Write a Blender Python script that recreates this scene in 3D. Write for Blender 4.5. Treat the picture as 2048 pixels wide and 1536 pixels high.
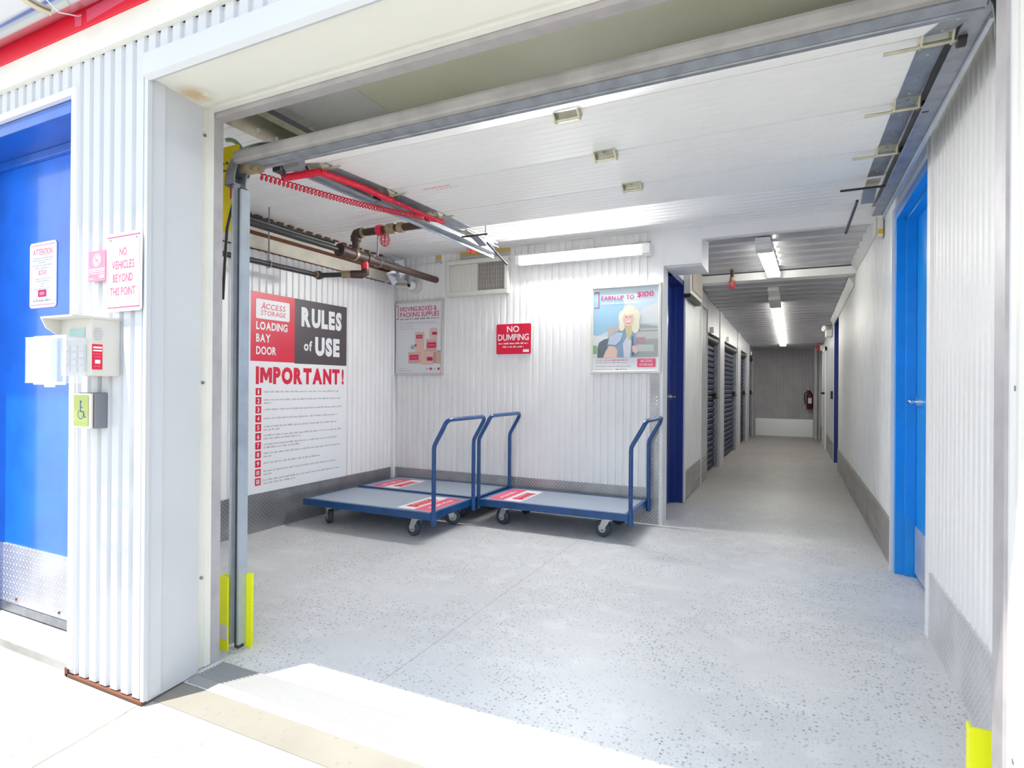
import bpy, math, random
from math import radians, pi, sin, cos
from mathutils import Vector, Matrix
random.seed(7)
for o in list(bpy.data.objects):
    bpy.data.objects.remove(o)
S = bpy.context.scene
COL = S.collection

# ------------------------------------------------------------------ camera
cd = bpy.data.cameras.new('camera'); cam = bpy.data.objects.new('camera', cd); COL.objects.link(cam)
yaw, pit, rol, F = radians(25.757), radians(0.083), radians(0.41), 1159.8
fw = Vector((-sin(yaw)*cos(pit), cos(yaw)*cos(pit), sin(pit)))
r0 = Vector((cos(yaw), sin(yaw), 0)); u0 = r0.cross(fw)
rt = cos(rol)*r0 + sin(rol)*u0; up = -sin(rol)*r0 + cos(rol)*u0
cam.matrix_world = Matrix(((rt.x, up.x, -fw.x, 0), (rt.y, up.y, -fw.y, 0), (rt.z, up.z, -fw.z, 1.1), (0, 0, 0, 1)))
cd.sensor_width = 36; cd.lens = F/2048*36; cd.clip_start = 0.02; cd.clip_end = 200
S.camera = cam
# ------------------------------------------------------------------ sky, sun, exposure
W = bpy.data.worlds.new('sky'); S.world = W; W.use_nodes = True
nt = W.node_tree; nt.nodes.clear()
wo = nt.nodes.new('ShaderNodeOutputWorld'); bg = nt.nodes.new('ShaderNodeBackground')
tc = nt.nodes.new('ShaderNodeTexCoord'); sx = nt.nodes.new('ShaderNodeSeparateXYZ'); cr = nt.nodes.new('ShaderNodeValToRGB')
nt.links.new(tc.outputs['Generated'], sx.inputs[0]); nt.links.new(sx.outputs['Z'], cr.inputs[0])
e = cr.color_ramp.elements
e[0].position = 0.0; e[0].color = (.86, .90, .92, 1); e[1].position = .7; e[1].color = (.62, .78, 1.0, 1)
nt.links.new(cr.outputs[0], bg.inputs[0]); bg.inputs[1].default_value = 0.60
nt.links.new(bg.outputs[0], wo.inputs[0])
sd = bpy.data.lights.new('sun', 'SUN'); sun = bpy.data.objects.new('sun', sd); COL.objects.link(sun)
sd.energy = 2.7; sd.angle = radians(.6); sd.color = (1, .945, .85)
sun.rotation_euler = Vector((.344, .594, -2.14)).to_track_quat('-Z', 'Y').to_euler()
sun.location = (-3, -4, 12)
S.view_settings.view_transform = 'Standard'; S.view_settings.look = 'None'
S.view_settings.gamma = 1; S.view_settings.use_curve_mapping = False
S.view_settings.exposure = 1.72

# ------------------------------------------------------------------ materials
MATS = {}
def mat(name, col, rough=.5, metal=0.0, emit=0, alpha=None, coat=0, trans=0):
    m = bpy.data.materials.new(name); m.use_nodes = True
    b = m.node_tree.nodes['Principled BSDF']
    b.inputs['Base Color'].default_value = (*col, 1); b.inputs['Roughness'].default_value = rough
    b.inputs['Metallic'].default_value = metal
    if emit:
        b.inputs['Emission Color'].default_value = (*col, 1); b.inputs['Emission Strength'].default_value = emit
    if coat: b.inputs['Coat Weight'].default_value = coat; b.inputs['Coat Roughness'].default_value = .08
    if trans: b.inputs['Transmission Weight'].default_value = trans; b.inputs['IOR'].default_value = 1.2
    if alpha is not None: b.inputs['Alpha'].default_value = alpha
    MATS[name] = m
    return m
class NB:
    """tiny node-graph helper"""
    def __init__(s, m): s.t = m.node_tree; s.b = s.t.nodes['Principled BSDF']
    def n(s, ty, **k):
        q = s.t.nodes.new(ty)
        for a, v in k.items(): setattr(q, a, v)
        return q
    def l(s, a, b): s.t.links.new(a, b)
    def math(s, op, a, b=None, c=None):
        q = s.n('ShaderNodeMath', operation=op)
        for i, v in enumerate((a, b, c)):
            if v is None: continue
            if hasattr(v, 'is_linked'): s.l(v, q.inputs[i])
            else: q.inputs[i].default_value = v
        return q.outputs[0]
    def mix(s, f, a, b):
        q = s.n('ShaderNodeMix', data_type='RGBA')
        for i, v in ((0, f), (6, a), (7, b)):
            if hasattr(v, 'is_linked'): s.l(v, q.inputs[i])
            else: q.inputs[i].default_value = v if i == 0 else (*v, 1)
        return q.outputs[2]
    def obj(s): return s.n('ShaderNodeTexCoord').outputs['Object']
    def noise(s, sc, det=3, vec=None):
        q = s.n('ShaderNodeTexNoise'); q.inputs['Scale'].default_value = sc; q.inputs['Detail'].default_value = det
        s.l(vec or s.obj(), q.inputs['Vector']); return q.outputs[0]
    def step(s, v, a, b):
        q = s.n('ShaderNodeMapRange', interpolation_type='SMOOTHSTEP')
        s.l(v, q.inputs[0]); q.inputs[1].default_value = a; q.inputs[2].default_value = b
        return q.outputs[0]
    def bump(s, h, st, dist=.002):
        q = s.n('ShaderNodeBump'); q.inputs['Strength'].default_value = st; q.inputs['Distance'].default_value = dist
        s.l(h, q.inputs['Height']); s.l(q.outputs[0], s.b.inputs['Normal'])
def worn(name, col, rough, amt=.08, sc=6, metal=0, coat=0):
    """painted surface with faint dirt mottling"""
    m = mat(name, col, rough, metal, coat=coat); g = NB(m)
    n = g.step(g.noise(sc, 5), .35, .75)
    g.l(g.mix(n, col, tuple(c*(1-amt) for c in col)), g.b.inputs['Base Color'])
    return m
worn('siding', (.92, .92, .92), .42, .04, 3)
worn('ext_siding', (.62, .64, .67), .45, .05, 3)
worn('cream', (.82, .82, .75), .45, .07, 4); worn('olive_panel', (.92, .92, .76), .5, .06, 3)
worn('ceil', (.92, .92, .915), .45, .04, 3)
worn('doorskin', (.91, .91, .885), .45, .03, 2)
worn('foam', (.78, .74, .62), .8, .15, 9)
mat('white', (.86, .87, .88), .4); mat('print_white', (.86, .87, .89), .45); mat('paper', (.76, .77, .81), .5)
mat('red', (.72, .0, .035), .4); mat('fascia_red', (.80, .0, .03), .35); mat('pink', (.80, .10, .19), .5)
mat('print_red', (.70, .005, .045), .4); mat('sign_pink', (.86, .22, .33), .5); mat('text_pink', (.80, .10, .22), .5)
mat('magenta', (.60, .01, .13), .5); mat('dark', (.075, .06, .072), .45); mat('ink', (.22, .22, .25), .6); mat('ink_lt', (.48, .48, .52), .6)
worn('blue_ext', (.012, .17, .78), .28, .25, 5, coat=.5)
worn('blue_frame', (.02, .13, .55), .3, .15, 9, coat=.4)
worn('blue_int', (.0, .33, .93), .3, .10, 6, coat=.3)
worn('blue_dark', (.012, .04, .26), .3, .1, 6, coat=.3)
worn('cart_blue', (.003, .07, .25), .3, .3, 14, coat=.4)
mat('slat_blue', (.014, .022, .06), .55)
worn('galv', (.36, .38, .41), .42, .25, 16, .75)
worn('galv_dk', (.13, .135, .15), .5, .25, 16, .7)
worn('steel_paint', (.50, .475, .49), .5, .15, 12, .2)
worn('track_lt', (.52, .58, .64), .35, .15, 10, .5)
worn('zinc', (.62, .60, .45), .35, .2, 20, .85)
worn('rubber_seal', (.33, .315, .30), .7, .25, 9)
mat('chrome', (.82, .83, .85), .15, 1); mat('black', (.02, .02, .022), .5); mat('black_pipe', (.035, .033, .035), .45)
worn('brown_pipe', (.075, .04, .032), .5, .4, 18); worn('brass', (.42, .33, .20), .45, .3, 30, .5)
mat('rust', (.15, .055, .03), .85); mat('cage_red', (.75, .02, .06), .4)
mat('yellow', (.86, .90, .0), .5); mat('yellow_lab', (.88, .72, .0), .5); mat('amber', (.90, .52, .02), .5); mat('tan', (.66, .48, .16), .8)
mat('grey_box', (.20, .20, .21), .5); mat('grey_lt', (.55, .56, .57), .5); mat('plate_tape', (.70, .66, .64), .5)
mat('keypad', (.62, .60, .55), .5); mat('lcd', (.34, .52, .46), .3); mat('clear', (.86, .90, .94), .12, alpha=.28)
mat('btn_grey', (.20, .21, .24), .4); mat('btn_green', (.42, .50, .14), .35, .3); mat('btn_rim', (.80, .74, .64), .35, .3); mat('sym_blue', (.03, .07, .30), .4)
mat('deck', (.38, .45, .55), .3, .3); mat('tyre', (.05, .065, .10), .5); mat('hub', (.52, .52, .50), .4, .3); mat('caster', (.66, .66, .64), .35, .7)
mat('lamp', (1, .99, .96), .4, emit=52); mat('lamp_dim', (1, .98, .88), .4, emit=5.0); mat('lens', (.88, .88, .86), .3)
mat('vent_w', (.72, .72, .66), .5); mat('vent_dk', (.12, .115, .10), .6); mat('foil', (.66, .68, .74), .3, .85)
mat('alu', (.88, .88, .86), .3, .5); mat('threshold', (.34, .343, .346), .45, .3); mat('frame_alu', (.62, .62, .60), .35, .6); mat('gutter', (.60, .62, .65), .16, .8); mat('strap', (.62, .54, .40), .5, .3)
mat('sky1', (.34, .56, .74), .5); mat('sky2', (.60, .72, .80), .5); mat('cloud', (.74, .77, .80), .5); mat('bld1', (.40, .42, .42), .5); mat('bld2', (.52, .48, .49), .5); mat('bld3', (.55, .58, .57), .5); mat('bld_red', (.50, .30, .32), .5)
mat('skin', (.78, .55, .47), .5); mat('hair', (.84, .80, .66), .5); mat('denim', (.24, .36, .52), .5); mat('denim_l', (.50, .60, .72), .5); mat('pack', (.13, .17, .20), .5); mat('scarf', (.62, .56, .30), .5); mat('tee', (.66, .66, .74), .5); mat('green', (.25, .42, .22), .5)
mat('box1', (.74, .53, .45), .5); mat('box2', (.66, .43, .36), .5); mat('box3', (.52, .32, .27), .5)
mat('alarm_red', (.6, .01, .03), .4); mat('ext_red', (.16, .01, .02), .35)

def diamond(name, col, a, b, s=.022, rough=.32, metal=.85):
    """raised lozenge tread plate; a,b = object axes spanning the sheet"""
    m = mat(name, col, rough, metal); g = NB(m)
    sp = g.n('ShaderNodeSeparateXYZ'); g.l(g.obj(), sp.inputs[0])
    def ax(k):
        return sp.outputs[k]
    p = g.math('MULTIPLY', g.math('ADD', ax(a), ax(b)), .7071/s); q = g.math('MULTIPLY', g.math('SUBTRACT', ax(a), ax(b)), .7071/s)
    par = g.math('MODULO', g.math('ADD', g.math('FLOOR', p), g.math('FLOOR', q)), 2.0); par = g.math('ABSOLUTE', par)
    fp = g.math('ABSOLUTE', g.math('SUBTRACT', g.math('FRACT', p), .5)); fq = g.math('ABSOLUTE', g.math('SUBTRACT', g.math('FRACT', q), .5))
    A = g.math('ADD', g.math('MULTIPLY', fp, 2.0), g.math('MULTIPLY', fq, 5.5)); B = g.math('ADD', g.math('MULTIPLY', fq, 2.0), g.math('MULTIPLY', fp, 5.5))
    d = g.math('ADD', g.math('MULTIPLY', A, par), g.math('MULTIPLY', B, g.math('SUBTRACT', 1.0, par)))
    h = g.math('SUBTRACT', 1.0, g.step(d, .55, 1.0))
    n = g.noise(5, 5)
    c2 = g.mix(g.step(n, .3, .75), col, tuple(c*.72 for c in col))
    g.l(g.mix(h, c2, tuple(min(1, c*1.75) for c in col)), g.b.inputs['Base Color'])  # highlight on the raised lozenges painted in as a brighter colour
    g.bump(h, .9, .003)
    return m
diamond('tread_x', (.46, .46, .47), 'X', 'Z', metal=.6); diamond('tread_left', (.36, .36, .375), 'Y', 'Z', metal=.6); diamond('tread_y', (.78, .78, .80), 'Y', 'Z', metal=.5)  # same plate; left wall's weaker reflection painted in as a darker base colour
diamond('tread_door', (.66, .67, .71), 'X', 'Z', .02, .4, .7)
diamond('tread_corr', (.38, .37, .36), 'Y', 'Z', .03, .45, .6)

def floor_mat():
    m = mat('floor_conc', (.55, .56, .57), .3); g = NB(m); oc = g.obj()
    big = g.noise(.9, 4); mid = g.noise(7, 5)
    base = g.mix(g.step(big, .35, .7), (.68, .685, .69), (.60, .605, .61))
    base = g.mix(g.step(mid, .45, .8), base, (.73, .735, .74))
    v = g.n('ShaderNodeTexVoronoi'); v.inputs['Scale'].default_value = 62; v.inputs['Randomness'].default_value = 1; g.l(oc, v.inputs['Vector'])
    sc = g.n('ShaderNodeSeparateColor'); g.l(v.outputs['Color'], sc.inputs[0])
    size = g.math('SUBTRACT', 1.0, g.step(v.outputs['Distance'], .22, .38))
    patch = g.step(g.noise(2.2, 4), .30, .58)
    sel = g.math('MULTIPLY', g.math('GREATER_THAN', sc.outputs[0], .40), g.math('MULTIPLY', size, patch))
    stone = g.mix(sc.outputs[1], (.18, .19, .22), (.50, .47, .45))
    col = g.mix(g.math('MULTIPLY', sel, .85), base, stone)
    v2 = g.n('ShaderNodeTexVoronoi'); v2.inputs['Scale'].default_value = 150; g.l(oc, v2.inputs['Vector'])
    s2 = g.n('ShaderNodeSeparateColor'); g.l(v2.outputs['Color'], s2.inputs[0])
    sel2 = g.math('MULTIPLY', g.math('GREATER_THAN', s2.outputs[0], .62), g.math('MULTIPLY', g.math('SUBTRACT', 1.0, g.step(v2.outputs['Distance'], .25, .4)), patch))
    col = g.mix(g.math('MULTIPLY', sel2, .6), col, (.26, .26, .29))
    # sawn control joint
    sp = g.n('ShaderNodeSeparateXYZ'); g.l(oc, sp.inputs[0])
    dj = g.math('ABSOLUTE', g.math('ADD', sp.outputs['X'], 1.36)); dj = g.math('ADD', dj, g.math('MULTIPLY', g.math('GREATER_THAN', sp.outputs['Y'], 4.6), 1.0))
    col = g.mix(g.math('MULTIPLY', g.math('LESS_THAN', dj, .0035), .35), col, (.25, .25, .25))
    # the darker, browner concrete along the corridor
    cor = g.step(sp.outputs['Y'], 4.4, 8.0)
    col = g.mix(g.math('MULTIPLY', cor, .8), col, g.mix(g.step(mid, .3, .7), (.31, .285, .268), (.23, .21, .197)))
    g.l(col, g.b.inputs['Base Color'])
    g.l(g.math('MULTIPLY_ADD', big, .25, .34), g.b.inputs['Roughness'])
    g.bump(g.noise(40, 3), .06, .002)
floor_mat()
def slab_mat(name, c1, c2, joint):
    m = mat(name, c1, .85); g = NB(m)
    col = g.mix(g.step(g.noise(3, 6), .3, .75), c1, c2)
    v = g.n('ShaderNodeTexVoronoi'); v.inputs['Scale'].default_value = 34; g.l(g.obj(), v.inputs['Vector'])
    sc = g.n('ShaderNodeSeparateColor'); g.l(v.outputs['Color'], sc.inputs[0])
    sel = g.math('MULTIPLY', g.math('GREATER_THAN', sc.outputs[0], .74), g.math('SUBTRACT', 1.0, g.step(v.outputs['Distance'], .12, .3)))
    col = g.mix(g.math('MULTIPLY', sel, .8), col, (.20, .19, .18))
    if joint:
        sp = g.n('ShaderNodeSeparateXYZ'); g.l(g.obj(), sp.inputs[0])
        ln = g.math('ADD', g.math('MULTIPLY_ADD', sp.outputs['Y'], .18, sp.outputs['X']), 1.783)
        wob = g.math('MULTIPLY', g.math('SUBTRACT', g.noise(9, 3), .5), .02)
        d = g.math('ABSOLUTE', g.math('ADD', ln, wob))
        col = g.mix(g.math('MULTIPLY', g.math('LESS_THAN', d, .0045), .7), col, (.13, .12, .10))
        ed = g.step(sp.outputs['Y'], 1.05, 1.25)
        st = g.math('MULTIPLY', ed, g.step(g.noise(14, 5), .48, .66))
        col = g.mix(g.math('MULTIPLY', st, .35), col, (.52, .45, .34))
    g.l(col, g.b.inputs['Base Color']); g.bump(g.noise(60, 4), .15, .003)
slab_mat('slab', (.40, .39, .372), (.28, .27, .25), True)
slab_mat('kerb', (.255, .242, .213), (.21, .198, .17), False)
def ceil_metal():
    m = mat('ceil_metal', (.60, .60, .63), .30, .55); g = NB(m)
    n = g.n('ShaderNodeTexNoise'); n.inputs['Scale'].default_value = 3; n.inputs['Detail'].default_value = 4
    mp = g.n('ShaderNodeMapping'); mp.inputs['Scale'].default_value = (.6, 4, 1); g.l(g.obj(), mp.inputs[0]); g.l(mp.outputs[0], n.inputs['Vector'])
    g.l(g.mix(n.outputs[0], (.64, .64, .67), (.46, .46, .50)), g.b.inputs['Base Color'])
ceil_metal()
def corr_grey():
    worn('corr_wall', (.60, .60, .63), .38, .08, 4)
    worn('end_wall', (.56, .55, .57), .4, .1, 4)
corr_grey()
def stained(name):
    """cream soffit sheet with a rusty water stain by the left corner"""
    m = mat(name, (.80, .80, .74), .45); g = NB(m)
    sp = g.n('ShaderNodeSeparateXYZ'); g.l(g.obj(), sp.inputs[0])
    dx = g.math('MULTIPLY', g.math('ADD', sp.outputs['X'], 1.95), 1/.10); dy = g.math('MULTIPLY', g.math('SUBTRACT', sp.outputs['Y'], 1.39), 1/.09)
    d = g.math('SQRT', g.math('ADD', g.math('MULTIPLY', dx, dx), g.math('MULTIPLY', dy, dy)))
    st = g.math('MULTIPLY', g.math('SUBTRACT', 1.0, g.step(d, .1, 1.0)), g.step(g.noise(18, 4), .25, .6))
    g.l(g.mix(g.math('MULTIPLY', st, .75), (.84, .84, .76), (.58, .37, .10)), g.b.inputs['Base Color'])
stained('soffit')

# ------------------------------------------------------------------ mesh helpers
ORG = {}
class MB:
    def __init__(s): s.v = []; s.f = []; s.m = []; s.sm = []
    def add(s, vs, fs, m, smooth=False):
        k = len(s.v); s.v += [tuple(p) for p in vs]
        for f in fs: s.f.append([i+k for i in f]); s.m.append(m); s.sm.append(smooth)
        return s
    def hexa(s, p, m):
        return s.add(p, [(0, 3, 2, 1), (4, 5, 6, 7), (0, 1, 5, 4), (1, 2, 6, 5), (2, 3, 7, 6), (3, 0, 4, 7)], m)
    def box(s, x0, x1, y0, y1, z0, z1, m):
        return s.hexa([(x0, y0, z0), (x1, y0, z0), (x1, y1, z0), (x0, y1, z0), (x0, y0, z1), (x1, y0, z1), (x1, y1, z1), (x0, y1, z1)], m)
    def quad(s, a, b, c, d, m): return s.add([a, b, c, d], [(0, 1, 2, 3)], m)
    def tube(s, pts, r, m, n=10, cap=True, smooth=True):
        P = [Vector(p) for p in pts]; rs = r if isinstance(r, (list, tuple)) else [r]*len(P)
        vs = []; t0 = (P[1]-P[0]).normalized(); a = Vector((0, 0, 1)) if abs(t0.z) < .9 else Vector((1, 0, 0))
        nrm = (a - t0*a.dot(t0)).normalized()
        for i, p in enumerate(P):
            if i == 0: t = t0
            elif i == len(P)-1: t = (P[i]-P[i-1]).normalized()
            else: t = ((P[i]-P[i-1]).normalized()+(P[i+1]-P[i]).normalized()).normalized()
            nrm = (nrm - t*nrm.dot(t)).normalized(); bn = t.cross(nrm)
            vs += [p + (nrm*cos(2*pi*k/n)+bn*sin(2*pi*k/n))*rs[i] for k in range(n)]
        fs = []
        for i in range(len(P)-1):
            for k in range(n): fs.append((i*n+k, i*n+(k+1) % n, (i+1)*n+(k+1) % n, (i+1)*n+k))
        s.add(vs, fs, m, smooth)
        if cap:
            k = len(vs)
            s.add(vs[:n], [tuple(range(n-1, -1, -1))], m); s.add(vs[k-n:], [tuple(range(n))], m)
        return s
    def cyl(s, a, b, r, m, n=16, r2=None): return s.tube([a, b], [r, r if r2 is None else r2], m, n)
    def sphere(s, c, r, m, n=12, sc=(1, 1, 1)):
        vs = []; fs = []
        for i in range(n+1):
            t = pi*i/n
            for k in range(2*n):
                p = pi*k/n; vs.append((c[0]+r*sc[0]*sin(t)*cos(p), c[1]+r*sc[1]*sin(t)*sin(p), c[2]+r*sc[2]*cos(t)))
        for i in range(n):
            for k in range(2*n): fs.append((i*2*n+k, (i+1)*2*n+k, (i+1)*2*n+(k+1) % (2*n), i*2*n+(k+1) % (2*n)))
        return s.add(vs, fs, m, True)
    def torus(s, c, R, r, ax, m, n=24, k=8, a0=0, a1=2*pi):
        e1, e2 = {'X': ((0, 1, 0), (0, 0, 1)), 'Y': ((1, 0, 0), (0, 0, 1)), 'Z': ((1, 0, 0), (0, 1, 0))}[ax]
        e1, e2, c = Vector(e1), Vector(e2), Vector(c)
        return s.tube([c+e1*R*cos(a0+(a1-a0)*i/n)+e2*R*sin(a0+(a1-a0)*i/n) for i in range(n+1)], r, m, k)
    def prof(s, pts, ax, a, b, m, smooth=False, close=True):
        """extrude a closed 2-D outline along an axis (X: pts are y,z; Y: x,z; Z: x,y)"""
        f = {'X': lambda t, p: (t, p[0], p[1]), 'Y': lambda t, p: (p[0], t, p[1]), 'Z': lambda t, p: (p[0], p[1], t)}[ax]
        n = len(pts); vs = [f(a, p) for p in pts]+[f(b, p) for p in pts]
        fs = [(i, (i+1) % n, n+(i+1) % n, n+i) for i in range(n if close else n-1)]
        s.add(vs, fs, m, smooth)
        if close: s.add(vs, [tuple(range(n-1, -1, -1)), tuple(range(n, 2*n))], m)
        return s
    def corr(s, ax, plane, out, a0, a1, z0, z1, m, pitch=.0635, depth=.011, back=.05):
        """vertical ribbed sheet facing 'out' along X or Y, ridge face at 'plane', solid behind"""
        pr = []; t = a0
        while t < a1:
            for u, d in ((0, 0), (.58, 0), (.66, depth), (.92, depth)):
                q = t+u*pitch
                if q < a1: pr.append((q, plane-out*d))
            t += pitch
        pr.append((a1, plane)); bk = plane-out*back
        pts = pr+[(a1, bk), (a0, bk)]
        if ax == 'X': pts = [(p[1], p[0]) for p in pts]
        return s.prof(pts, 'Z', z0, z1, m)
    def build(s, name, parent=None, bevel=0):
        me = bpy.data.meshes.new(name); o = bpy.data.objects.new(name, me); COL.objects.link(o)
        org = Vector((0, 0, 0))
        if parent is not None:
            o.parent = parent; org = ORG[parent.name]
        ORG[o.name] = org
        me.from_pydata([tuple(Vector(p)-org) for p in s.v], [], s.f)
        names = []
        for x in s.m:
            if x not in names: names.append(x)
        for x in names: me.materials.append(MATS[x])
        for p, x, q in zip(me.polygons, s.m, s.sm): p.material_index = names.index(x); p.use_smooth = q
        me.update()
        import bmesh
        bm = bmesh.new(); bm.from_mesh(me); bmesh.ops.recalc_face_normals(bm, faces=[f for f in bm.faces]); bm.to_mesh(me); bm.free()
        if bevel:
            b = o.modifiers.new('bevel', 'BEVEL'); b.width = bevel; b.segments = 2; b.limit_method = 'ANGLE'; b.angle_limit = radians(40)
        return o
def empty(name, loc):
    o = bpy.data.objects.new(name, None); COL.objects.link(o); o.location = loc; o.empty_display_size = .05
    ORG[o.name] = Vector(loc); return o
def tag(o, label=None, cat=None, group=None, kind=None):
    if label: o['label'] = label
    if cat: o['category'] = cat
    if group: o['group'] = group
    if kind: o['kind'] = kind
    return o
def struct(o, label=None, cat=None):
    return tag(o, label, cat, kind='structure')

GL = {}
def text_geo(s, bold=0.0, shear=0.0, sp=1.0):
    vs, fs, x = [], [], 0.0
    for ch in s:
        if ch == ' ': x += .30; continue
        b_ = bold
        k_ = (ch, b_, shear)
        if k_ not in GL: GL[k_] = glyph(ch, b_, shear)
        gv, gf = GL[k_]; x0 = min(v[0] for v in gv); x1 = max(v[0] for v in gv); o_ = len(vs)
        vs += [(v[0]-x0+x, v[1], 0) for v in gv]; fs += [tuple(i+o_ for i in f_) for f_ in gf]
        x += x1-x0+.075*sp
    return vs, fs
def glyph(s, bold=0.0, shear=0.0, sp=1.0):
    if s == 'M':
        w_ = .09+2.2*bold; W_ = .78+1.2*bold; c_ = W_/2; v_ = .7*(.30 if bold > .02 else .2)
        pts = [(0, 0), (0, .7), (w_*1.25, .7), (c_, v_+w_*.9), (W_-w_*1.25, .7), (W_, .7), (W_, 0), (W_-w_, 0), (W_-w_, .7-1.5*w_), (c_+w_*.25, v_-.10), (c_-w_*.25, v_-.10), (w_, .7-1.5*w_), (w_, 0)]
        return [(x+y*shear, y, 0) for x, y in pts], [tuple(range(len(pts)))]
    cu = bpy.data.curves.new('t', 'FONT'); cu.body = s; cu.size = 1; cu.offset = bold; cu.shear = shear; cu.resolution_u = 3; cu.space_character = sp
    ob = bpy.data.objects.new('t', cu); COL.objects.link(ob)
    dg = bpy.context.evaluated_depsgraph_get(); me = bpy.data.meshes.new_from_object(ob.evaluated_get(dg))
    vs = [tuple(v.co) for v in me.vertices]; fs = [tuple(p.vertices) for p in me.polygons]
    bpy.data.objects.remove(ob); bpy.data.curves.remove(cu); bpy.data.meshes.remove(me)
    return vs, fs
class Face:
    """a flat printed face: u,v are metres along udir and up; n points at the reader"""
    def __init__(s, o, ud, n, vd=(0, 0, 1)): s.o = Vector(o); s.u = Vector(ud); s.n = Vector(n); s.w = Vector(vd)
    def lift(s):
        s.c = getattr(s, 'c', 0)+1
        return .02*(s.c % 40)
    def p(s, u, v, k): return s.o+s.u*u+s.w*v+s.n*(.0006*k)
    def rect(s, mb, u0, u1, v0, v1, m, k=1): return mb.quad(s.p(u0, v0, k), s.p(u1, v0, k), s.p(u1, v1, k), s.p(u0, v1, k), m)
    def poly(s, mb, pts, m, k=1): return mb.add([s.p(a, b, k+s.lift()) for a, b in pts], [tuple(range(len(pts)))], m)
    def disc(s, mb, cu, cv, ru, rv, m, k=1, n=24, a0=0, a1=2*pi):
        return s.poly(mb, [(cu+ru*cos(a0+(a1-a0)*i/n), cv+rv*sin(a0+(a1-a0)*i/n)) for i in range(n if a1-a0 > 6.2 else n+1)], m, k)
    def ring(s, mb, cu, cv, R, w, m, k=1, n=32, a0=0, a1=2*pi):
        vs = []; fs = []
        for i in range(n+1):
            a = a0+(a1-a0)*i/n
            vs += [s.p(cu+(R-w)*cos(a), cv+(R-w)*sin(a), k), s.p(cu+R*cos(a), cv+R*sin(a), k)]
        for i in range(n): fs.append((2*i, 2*i+1, 2*i+3, 2*i+2))
        return mb.add(vs, fs, m)
    def rrect(s, mb, u0, u1, v0, v1, r, m, k=1, n=6):
        pts = []
        for cu, cv, a in ((u1-r, v1-r, 0), (u0+r, v1-r, pi/2), (u0+r, v0+r, pi), (u1-r, v0+r, 1.5*pi)):
            pts += [(cu+r*cos(a+pi/2*i/n), cv+r*sin(a+pi/2*i/n)) for i in range(n+1)]
        return s.poly(mb, pts, m, k)
    def text(s, mb, t, u0, u1, v0, v1, m, k=2, bold=0.0, shear=0.0, sp=1.0):
        vs, fs = text_geo(t, bold, shear, sp)
        x0 = min(v[0] for v in vs); x1 = max(v[0] for v in vs); y0 = min(v[1] for v in vs); y1 = max(v[1] for v in vs)
        return mb.add([s.p(u0+(v[0]-x0)/(x1-x0)*(u1-u0), v0+(v[1]-y0)/(y1-y0)*(v1-v0), k) for v in vs], fs, m)
    def fine(s, mb, u0, u1, v0, v1, m, k=2, rnd=None):
        """a line of print too small to read: word-sized strokes"""
        R = rnd or random; u = u0; h = v1-v0
        while u < u1-.2*h:
            for _ in range(R.randint(2, 8)):
                w = h*R.uniform(.28, .5)
                if u+w > u1: break
                top = v1 if R.random() < .35 else v1-.28*h
                s.rect(mb, u, u+w*.8, v0+.15*h, top, m, k); u += w
            u += h*.55
        return mb
    def board(s, mb, u0, u1, v0, v1, r, t, m, n=6):
        """rounded sheet of thickness t whose front lies on the face"""
        pts = []
        for cu, cv, a in ((u1-r, v1-r, 0), (u0+r, v1-r, pi/2), (u0+r, v0+r, pi), (u1-r, v0+r, 1.5*pi)):
            pts += [(cu+r*cos(a+pi/2*i/n), cv+r*sin(a+pi/2*i/n)) for i in range(n+1)]
        N = len(pts); vs = [s.p(a, b, 0) for a, b in pts]+[s.p(a, b, 0)-s.n*t for a, b in pts]
        return mb.add(vs, [tuple(range(N)), tuple(range(2*N-1, N-1, -1))]+[(i, N+i, N+(i+1) % N, (i+1) % N) for i in range(N)], m)

# ================================================================== SETTING
XL, YB, XR = -3.555, 4.66, .555
# ground and floors
struct(MB().box(-14, 14, -16, 1.275, -.15, -.004, 'slab').build('ground'), 'sunlit pale concrete yard in front of the loading bay', 'ground')
struct(MB().box(-14, 14, 1.275, 1.40, -.15, -.002, 'kerb').build('trim_1'), 'beige concrete edge strip in front of the threshold', 'kerb')
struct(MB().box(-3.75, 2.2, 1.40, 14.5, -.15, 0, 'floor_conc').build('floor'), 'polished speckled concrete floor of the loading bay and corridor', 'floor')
struct(MB().box(-14, -3.75, 1.40, 1.9, -.15, 0, 'kerb').build('trim_2'), 'concrete footing under the outer wall', 'kerb')
# aluminium threshold: ramped lip and fine ribs
pts = [(1.405, -.001), (1.405, .002), (1.435, .011)]
for i in range(9):
    y = 1.44+i*.0125
    pts += [(y, .011), (y+.003, .007), (y+.006, .007), (y+.009, .011)]
pts += [(1.556, .011), (1.562, .006), (1.562, -.001)]
struct(MB().prof(pts, 'X', -1.995, .40, 'threshold').build('trim_3'), 'ribbed aluminium threshold across the bay opening', 'threshold')

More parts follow.
